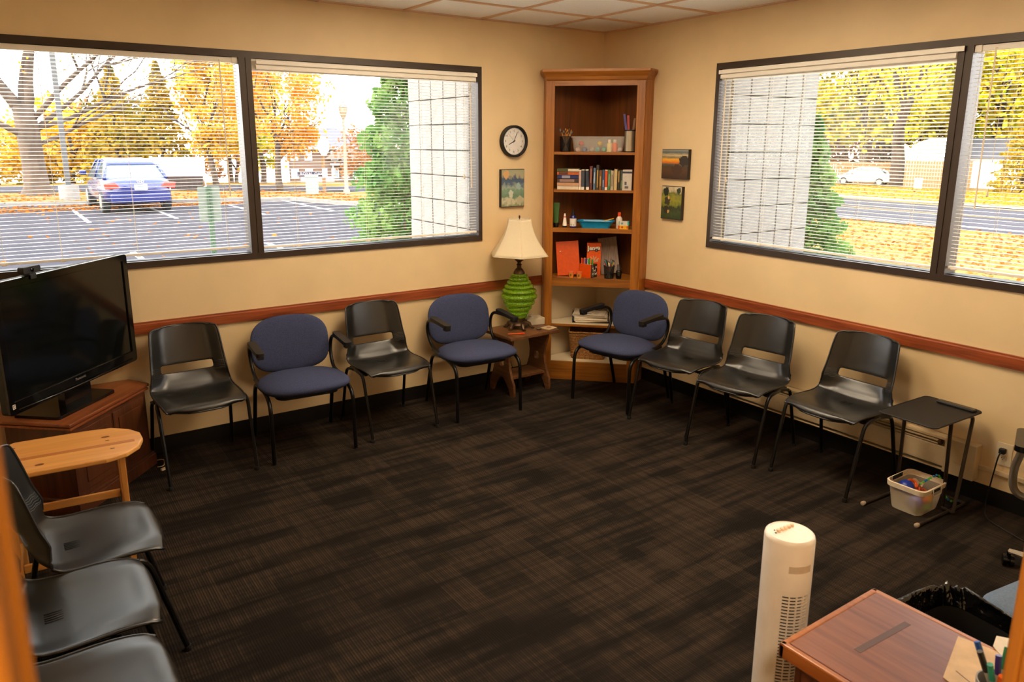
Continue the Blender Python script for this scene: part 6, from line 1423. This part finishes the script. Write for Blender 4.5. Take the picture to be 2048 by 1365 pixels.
# ---- cars
def sedan(loc, rz, paint, label, L_=4.7, W_=1.80):
    t = empty('car', loc, label, 'car', rz); hw = W_ / 2
    st_ = [(-L_ / 2, .62, .40, .80), (-L_ / 2 + .06, .90, .30, .93), (-L_ / 2 + .55, .97, .22, .98), (-1.35, 1.0, .20, .97), (-.4, 1.0, .20, .95), (.6, 1.0, .20, .93), (1.35, .99, .21, .88), (L_ / 2 - .45, .93, .24, .78), (L_ / 2 - .08, .78, .32, .66), (L_ / 2, .55, .40, .58)]
    b = MB(); vs = []; K = 14
    for x, w, z0, z1 in st_:
        w *= hw
        sec = [(-w * .80, z0), (-w * .97, z0 + .10), (-w, (z0 + z1) / 2 - .02), (-w * .985, z1 - .16), (-w * .93, z1 - .05), (-w * .78, z1), (-w * .35, z1 + .025), (w * .35, z1 + .025), (w * .78, z1), (w * .93, z1 - .05), (w * .985, z1 - .16), (w, (z0 + z1) / 2 - .02), (w * .97, z0 + .10), (w * .80, z0)]
        vs += [(x, y, z) for y, z in sec]
    n = len(st_); fs = [(i * K + j, i * K + (j + 1) % K, (i + 1) * K + (j + 1) % K, (i + 1) * K + j) for i in range(n - 1) for j in range(K)] + [tuple(range(K)), tuple((n - 1) * K + j for j in range(K))]
    b.add(vs, fs); b.build('body', paint, t, smooth=True, subsurf=1)
    gh = [(-1.72, .70, .97), (-1.25, .66, 1.30), (-.85, .63, 1.42), (.0, .62, 1.46), (.45, .63, 1.42), (.85, .68, 1.20), (1.35, .74, .93)]
    b = MB(); vs = []; K = 8
    for x, w, z in gh:
        wb2 = hw * .90; wt = w * hw / .80 * .92; k = (z - .93) / .53
        wt = wb2 + (hw * .70 - wb2) * k
        vs += [(x, y, zz) for y, zz in ((-wb2, .90), (-(wb2 + (wt - wb2) * .5), .90 + (z - .90) * .55), (-wt, z - .02 - .02 * k), (-wt * .8, z), (wt * .8, z), (wt, z - .02 - .02 * k), ((wb2 + (wt - wb2) * .5), .90 + (z - .90) * .55), (wb2, .90))]
    n = len(gh); fs = [(i * K + j, i * K + (j + 1) % K, (i + 1) * K + (j + 1) % K, (i + 1) * K + j) for i in range(n - 1) for j in range(K)]
    b.add(vs, fs + [tuple(range(K)), tuple((n - 1) * K + j for j in range(K))]); b.build('cabin_glass', M['car_glass'], t, smooth='auto')
    b = MB(); rg = gh[1:5]; vs2 = []
    for x, w, z in rg:
        k = (z - .93) / .53; wt = hw * .90 + (hw * .70 - hw * .90) * k; vs2 += [(x, -wt - .01, z - .045), (x, -wt * .8, z + .012), (x, wt * .8, z + .012), (x, wt + .01, z - .045)]
    b.add(vs2, [(i * 4 + j, i * 4 + j + 1, (i + 1) * 4 + j + 1, (i + 1) * 4 + j) for i in range(len(rg) - 1) for j in range(3)]); b.build('roof', paint, t, smooth=True, solid=.03)
    b = MB()
    for s in (-1, 1):
        b.tube([(-1.74, s * hw * .88, .94), (-1.26, s * hw * .76, 1.30)], .045, 6).tube([(1.38, s * hw * .88, .92), (.86, s * hw * .80, 1.18), (.46, s * hw * .73, 1.40)], .03, 6).tube([(-.15, s * hw * .90, .92), (-.15, s * hw * .725, 1.43)], .035, 6)
    b.build('pillar', paint, t, smooth=True)
    for x in (-1.38, 1.40):
        for s in (-1, 1):
            T = Matrix.Translation((x, s * (hw - .11), .32)) @ Matrix.Rotation(PI / 2, 4, 'X')
            b = MB(); b.lathe([(.20, -.11), (.30, -.11), (.325, -.08), (.325, .08), (.30, .11), (.20, .11)], 22, T=T); w_ = b.build('wheel', M['tyre'], t, smooth='auto')
            b = MB(); b.lathe([(.0, -.112), (.20, -.112), (.21, -.1), (.21, .1), (.20, .112), (.0, .112)], 10, T=T, cap0=False, cap1=False); b.build('hubcap', M['silver'], w_)
    for s in (-1, 1):
        b = MB(); b.prism([(s * .50 * hw / .9, .72), (s * .87 * hw / .9, .68), (s * .90 * hw / .9, .84), (s * .62 * hw / .9, .86)], 0, .16, Matrix(((0, 0, 1, -L_ / 2 - .01), (1, 0, 0, 0), (0, 1, 0, 0), (0, 0, 0, 1)))); b.build('tail_light', M['tail'], t, bevel=.01)
        b = MB(); b.box(L_ / 2 - .26, L_ / 2 - .06, s * .60 - .12, s * .60 + .12, .60, .72); b.build('headlight', M['car_glass'], t, bevel=.02)
        b = MB(); b.box(.72, .86, s * (hw + .02), s * (hw + .20), .96, 1.10) if s > 0 else b.box(.72, .86, -hw - .20, -hw - .02, .96, 1.10); b.build('wing_mirror', paint, t, bevel=.03)
    b = MB(); b.box(-L_ / 2 - .035, -L_ / 2 + .02, -.16, .16, .66, .80); pl = b.build('number_plate', cm((206, 214, 216)), t)
    b = MB(); b.box(-L_ / 2 - .040, -L_ / 2 - .034, -.10, .10, .715, .755).box(-L_ / 2 - .040, -L_ / 2 - .034, -.07, .07, .78, .79); b.build('plate_print', cm((60, 90, 110)), pl)
    b = MB(); T = basis((-L_ / 2 - .02, 0, .885), (0, -1, 0), (-1, 0, 0))
    for rx, ry in ((.085, .055), (.03, .052), (.062, .024)): b.tube([(rx * math.cos(a * PI / 9), (ry * math.sin(a * PI / 9)) + (.02 if (rx, ry) == (.062, .024) else 0), 0) for a in range(18)], .008, 4, T=T, closed=True)
    b.build('oval_emblem', M['silver'], t, smooth=True)
    b = MB(); b.box(-L_ / 2 + .0, -L_ / 2 + .12, -hw * .84, hw * .84, .30, .56); b.build('rear_bumper', paint, t, bevel=.05, bseg=3)
    return t
M['car_glass'] = pm('car_glass', (60, 74, 80), .08, var=.1, spec=.8)
M['tyre'] = pm('tyre_rubber', (28, 27, 27), .8)
M['tail'] = pm('tail_light_red', (200, 50, 40), .2, var=.1)
blue = pm('metallic_blue_paint', (14, 28, 92), .25, metallic=.3, var=.03, coat=.8); white_p = pm('white_car_paint', (190, 190, 192), .25, var=.02, coat=.6)
sedan((-.80, 20.45, -.086), R(91), blue, 'blue sedan parked facing away on the parking lot')
p = Vector((56.4, 31.2)); sedan((p.x, p.y, gz(p.x, p.y) + .01), math.atan2(.98, -.30), white_p, 'white sedan parked side on before the wooden fence')

# ---- street furniture on the parking lot side
t = empty('lamp_post', (-1.95, 25.0, -.1), 'tall grey parking lot lamp post on a round concrete base', 'lamp post')
b = MB(); b.lathe([(.31, -.2), (.31, .46), (.29, .50)], 28); b.build('concrete_base', M['concrete'], t, smooth='auto')
b = MB(); b.box(-.17, .17, -.17, .17, .5, .53).box(-.08, .08, -.08, .08, .53, 8.5); b.build('pole', cm((66, 64, 62), .5), t)
b = MB(); b.box(-.9, .9, -.16, .16, 8.45, 8.62); b.build('lamp_head', cm((96, 92, 88), .5), t)
t = empty('lantern_post', (8.1, 25.2, gz(8.1, 25.2)), 'slim pale street lantern post near the stop sign', 'lamp post')
b = MB(); b.lathe([(.14, 0), (.14, .15), (.085, .22), (.075, 1.0), (.055, 3.05)], 12); b.build('post', cm((130, 112, 92), .6), t, smooth='auto')
b = MB(); b.lathe([(.05, 3.02), (.10, 3.10), (.17, 3.30), (.19, 3.50)], 10); b.build('lantern_glass', cm((130, 116, 96), .3), t); b = MB(); b.lathe([(.21, 3.50), (.12, 3.62), (.03, 3.68), (.03, 3.76)], 10); b.build('lantern_cap', cm((110, 96, 84)), t)
t = empty('stop_sign', (7.6, 26.4, gz(7.6, 26.4)), 'octagonal traffic sign seen from behind on a wooden post', 'sign', R(33))
b = MB(); b.box(-.05, .05, -.05, .05, 0, 1.9); b.build('post', cm((120, 84, 46), .8), t)
b = MB(); b.lathe([(.40, 0), (.40, .02)], 8, T=basis((0, -.055, 1.93), (1, 0, .0), (0, -1, 0)) @ Matrix.Rotation(PI / 8, 4, 'Z')); b.build('octagon_plate', cm((226, 224, 220), .5), t)
b = MB(); b.box(-.16, .16, -.075, -.055, .62, 1.02); b.build('small_plate', cm((226, 224, 220), .5), t)
t = empty('utility_box', (6.7, 25.4, gz(6.7, 25.4)), 'pale green utility cabinet on the lawn', 'utility box', R(-20))
b = MB(); b.box(-.25, .25, -.22, .22, 0, .70); b.build('cabinet', cm((118, 132, 120), .6), t, bevel=.02); b = MB(); b.box(-.27, .27, -.24, .24, .70, .76); b.build('lid', cm((128, 140, 130), .6), t, bevel=.01)
for k in range(4): b = MB(); b.box(.251, .262, -.18, .18, .12 + .14 * k, .20 + .14 * k); b.build('louvre', cm((150, 180, 156), .6), t)
t = empty('signboard', (2.35, 29.0, -.1), 'blank white signboard over a low dark brick base', 'sign', R(-22))
b = MB(); b.box(-1.0, 1.0, -.10, .10, .55, 1.32); b.build('white_panel', cm((236, 234, 230), .6), t, bevel=.01); b = MB()
for s in (-1, 1): b.box(s * 1.0 - .04, s * 1.0 + .04, -.09, .09, 0, 1.36)
b.build('frame_post', cm((206, 200, 196), .6), t)
b = MB(); b.box(-.95, .95, -.13, .13, 0, .55); bs = b.build('mortar_core', cm((84, 74, 68), .9), t)
brm = None; rnd = random.Random(3)
for j in range(7):
    for i in range(9):
        if brm is None: b = MB(); b.box(-.098, .098, -.01, .01, -.033, .033); brm = o = b.build('brick', cm((52, 38, 34), .9), bs)
        else: o = brm.copy(); COL.objects.link(o)
        o.location = (-.84 + i * .21 + (.0 if j % 2 else -.0), -.137 + rnd.uniform(-.003, .003), .04 + j * .078)
t = empty('sign_post', (-1.66, 6.4, -.1), 'green perforated steel post with a small sign plate seen from behind', 'sign', R(0))
b = MB(); b.box(-.028, .028, -.004, .004, 0, 1.35).box(-.034, -.026, -.004, .022, 0, 1.35).box(.026, .034, -.004, .022, 0, 1.35); b.build('channel_post', cm((40, 66, 40), .6), t)
b = MB()
for k in range(26): b.box(-.008, .008, -.0055, -.0035, .06 + k * .05, .085 + k * .05)
b.build('punched_hole', M['slit'], t)
b = MB(); b.prism(rrect(-.150, .150, .87, 1.36, .02), 0, .003, Matrix(((1, 0, 0, 0), (0, 0, 1, .022), (0, 1, 0, 0), (0, 0, 0, 1)))); b.build('sign_plate', cm((84, 90, 78), .5), t)

# ---- distant house behind the lantern
hx, hy = 29.9, 83.8; hz = gz(hx, hy)
t = empty('distant_house', (hx, hy, hz), 'distant two storey house with a grey hipped roof and white trim', 'house', R(-17)); t.scale = (.92, .92, .84)
b = MB(); b.box(-5.2, 5.2, -4, 4, 0, 5.0); b.build('wall', cm((98, 76, 64), .9), t)
b = MB(); b.add([(-5.8, -4.6, 4.95), (5.8, -4.6, 4.95), (5.8, 4.6, 4.95), (-5.8, 4.6, 4.95), (-1.2, 0, 7.6), (1.2, 0, 7.6)], [(0, 3, 2, 1), (0, 1, 5, 4), (1, 2, 5), (2, 3, 4, 5), (3, 0, 4)]); b.build('roof', cm((78, 76, 84), .9), t)
b = MB(); b.box(-5.85, 5.85, -4.65, -4.5, 4.75, 5.0).box(-5.25, -4.95, -4.1, -3.9, 0, 4.9).box(4.95, 5.25, -4.1, -3.9, 0, 4.9); b.build('white_trim', cm((150, 148, 150), .8), t)
b = MB(); b.box(-1.0, .0, -.5, .5, 7.0, 8.7); b.build('cupola', cm((216, 210, 206), .8), t); b = MB(); b.box(2.5, 3.3, -.4, .4, 5.8, 7.4); b.build('chimney', cm((190, 160, 140), .9), t)
b = MB(); b.add([(-.6, -4.8, 3.4), (4.4, -4.8, 3.4), (1.9, -4.8, 5.6), (-.6, -4.0, 3.4), (4.4, -4.0, 3.4), (1.9, -4.0, 5.6)], [(0, 1, 2), (3, 5, 4), (0, 2, 5, 3), (1, 4, 5, 2), (0, 3, 4, 1)]); b.build('gable', cm((120, 104, 92), .8), t)
for x in (-4.3, -2.6, .6, 1.9, 3.2, 4.5):
    for z in (.8, 3.2):
        b = MB(); b.box(x - .45, x + .45, -4.06, -3.98, z, z + 1.3); wv = b.build('window', cm((230, 228, 226), .7), t); b = MB(); b.box(x - .34, x + .34, -4.09, -4.05, z + .1, z + 1.2); b.build('pane', cm((140, 156, 170), .2), wv)
b = MB()
for x in (.2, 1.6, 3.0, 4.4): b.box(x - .09, x + .09, -6.1, -5.92, 0, 2.6)
b.box(0, 4.6, -6.2, -4.0, 2.6, 2.8).box(0, 4.6, -6.15, -6.08, .7, .8).box(0, 4.6, -6.15, -6.08, .1, .18); b.build('porch', cm((150, 148, 150), .8), t)
q_ = (Vector((24.8, 74.1))); t = empty('entrance_wall', (q_.x, q_.y, gz(q_.x, q_.y)), 'low pale entrance wall with a dark name board in front of the distant house', 'wall', R(-17))
b = MB(); b.box(-1.6, 1.9, -.15, .15, 0, .62); b.build('low_wall', cm((130, 128, 132), .8), t); b = MB(); b.box(-1.9, 1.0, -.2, .1, .66, 1.16); nb2 = b.build('name_board', cm((36, 33, 50), .7), t)
text_mesh('ROYAL OAK', .42, basis((-.45, -.215, .91), (1, 0, 0), (0, -1, 0)), cm((150, 146, 152)), nb2, extrude=.005, bold=.006)
# ---- east side buildings
def place(x, y): return (x, y, gz(x, y))
vd = math.atan2(-.857, .515)                                   # along the fence line, across the view
t = empty('wooden_fence', place(58.5, 34.0), 'tall tan plank fence behind the white car', 'fence', vd)
pl = None; rnd = random.Random(5)
for k in range(38):
    if pl is None: b = MB(); b.box(-.085, .085, -.015, .015, 0, 1.9); pl = o = b.build('plank', wood('fence_plank', (104, 76, 42), (136, 104, 60), 'z', fine=8, rough=.9), t)
    else: o = pl.copy(); COL.objects.link(o)
    o.location = (-3.6 + k * .19, rnd.uniform(-.012, .012), rnd.uniform(-.03, .03))
b = MB(); b.box(-3.7, 3.55, .02, .07, .35, .44).box(-3.7, 3.55, .02, .07, 1.5, 1.59); b.build('fence_rail', M['pine'], t)
t = empty('wooden_fence', place(56.3, 25.2), 'grey brown plank fence beneath the arched white shed', 'fence', vd)
for k in range(24):
    o = pl.copy(); COL.objects.link(o); o.parent = t; o.location = (-2.2 + k * .19, rnd.uniform(-.012, .012), rnd.uniform(-.03, .03))
    if k >= 11: o.data = o.data if k > 11 else None or o.data
    o.scale = (1, 1, 1.12)
b = MB(); b.box(-2.3, 2.3, .02, .07, .5, .6); b.build('fence_rail', M['pine'], t)
t = empty('arched_shed', place(57.9, 26.0), 'white shed with a rounded arched roof behind the plank fence', 'shed', vd)
b = MB(); arc = [(-2.05, 2.0)] + [(-2.05 + .0 + 4.1 * k / 14, 2.9 + 1.0 * math.sin(PI * k / 14) ** .6) for k in range(15)] + [(2.05, 2.0)]
b.prism([(-2.05, 0)] + arc + [(2.05, 0)], 0, 3.0, Matrix(((1, 0, 0, 0), (0, 0, 1, 0), (0, 1, 0, 0), (0, 0, 0, 1)))); b.build('shed_body', cm((240, 236, 226), .6), t)
b = MB(); b.box(-1.3, -.4, -.03, 0, 0, 1.9); b.build('shed_door', cm((206, 200, 190), .6), t)
t = empty('garage', place(63.5, 24.2), 'white garage with a low grey shingle roof', 'garage', R(-78))
b = MB(); b.box(-4.6, 4.6, 0, 6, 0, 2.5); b.build('wall', cm((222, 222, 222), .8), t)
b = MB(); b.add([(-5.0, -.5, 2.45), (5.0, -.5, 2.45), (5.0, 6.5, 2.45), (-5.0, 6.5, 2.45), (-5.0, 3, 4.1), (5.0, 3, 4.1)], [(0, 3, 2, 1), (0, 1, 5, 4), (3, 4, 5, 2), (0, 4, 3), (1, 2, 5)]); b.build('roof', cm((70, 68, 73), .95), t)
for x in (-2.6, 1.2):
    b = MB(); b.box(x - 1.3, x + 1.3, -.04, 0, 0, 2.1); d = b.build('garage_door', cm((232, 232, 234), .6), t)
    for k in range(4): b = MB(); b.box(x - 1.28, x + 1.28, -.065, -.03, .04 + k * .52, .50 + k * .52); b.build('panel', cm((228, 228, 230), .6), d)
b = MB(); b.box(3.1, 3.9, -.05, 0, 0, 2.0); b.build('side_door', cm((90, 96, 104), .6), t)
t = empty('playhouse', place(60.0, 30.0), 'small white gabled playhouse top beside the big trunk', 'playhouse', vd)
b = MB(); b.box(-.5, .5, -.4, .4, 0, 2.9); b.build('house_wall', cm((226, 216, 204), .8), t); b = MB(); b.add([(-.9, -.6, 2.8), (.7, -.6, 2.8), (0, -.6, 3.5), (-.9, .6, 2.8), (.7, .6, 2.8), (0, .6, 3.5)], [(0, 1, 2), (3, 5, 4), (0, 2, 5, 3), (1, 4, 5, 2), (0, 3, 4, 1)]); b.build('roof', cm((236, 230, 224), .7), t)
t = empty('rubbish_bin', place(53.8, 25.3), 'small white bin with an arched mark on the far lawn', 'bin', vd)
b = MB(); b.box(-.26, .26, -.25, .25, 0, .72); b.build('bin_body', cm((214, 208, 200), .6), t, bevel=.03); b = MB(); b.box(-.30, .30, -.29, .29, .72, .80); b.build('lid', cm((230, 226, 220), .6), t, bevel=.02)
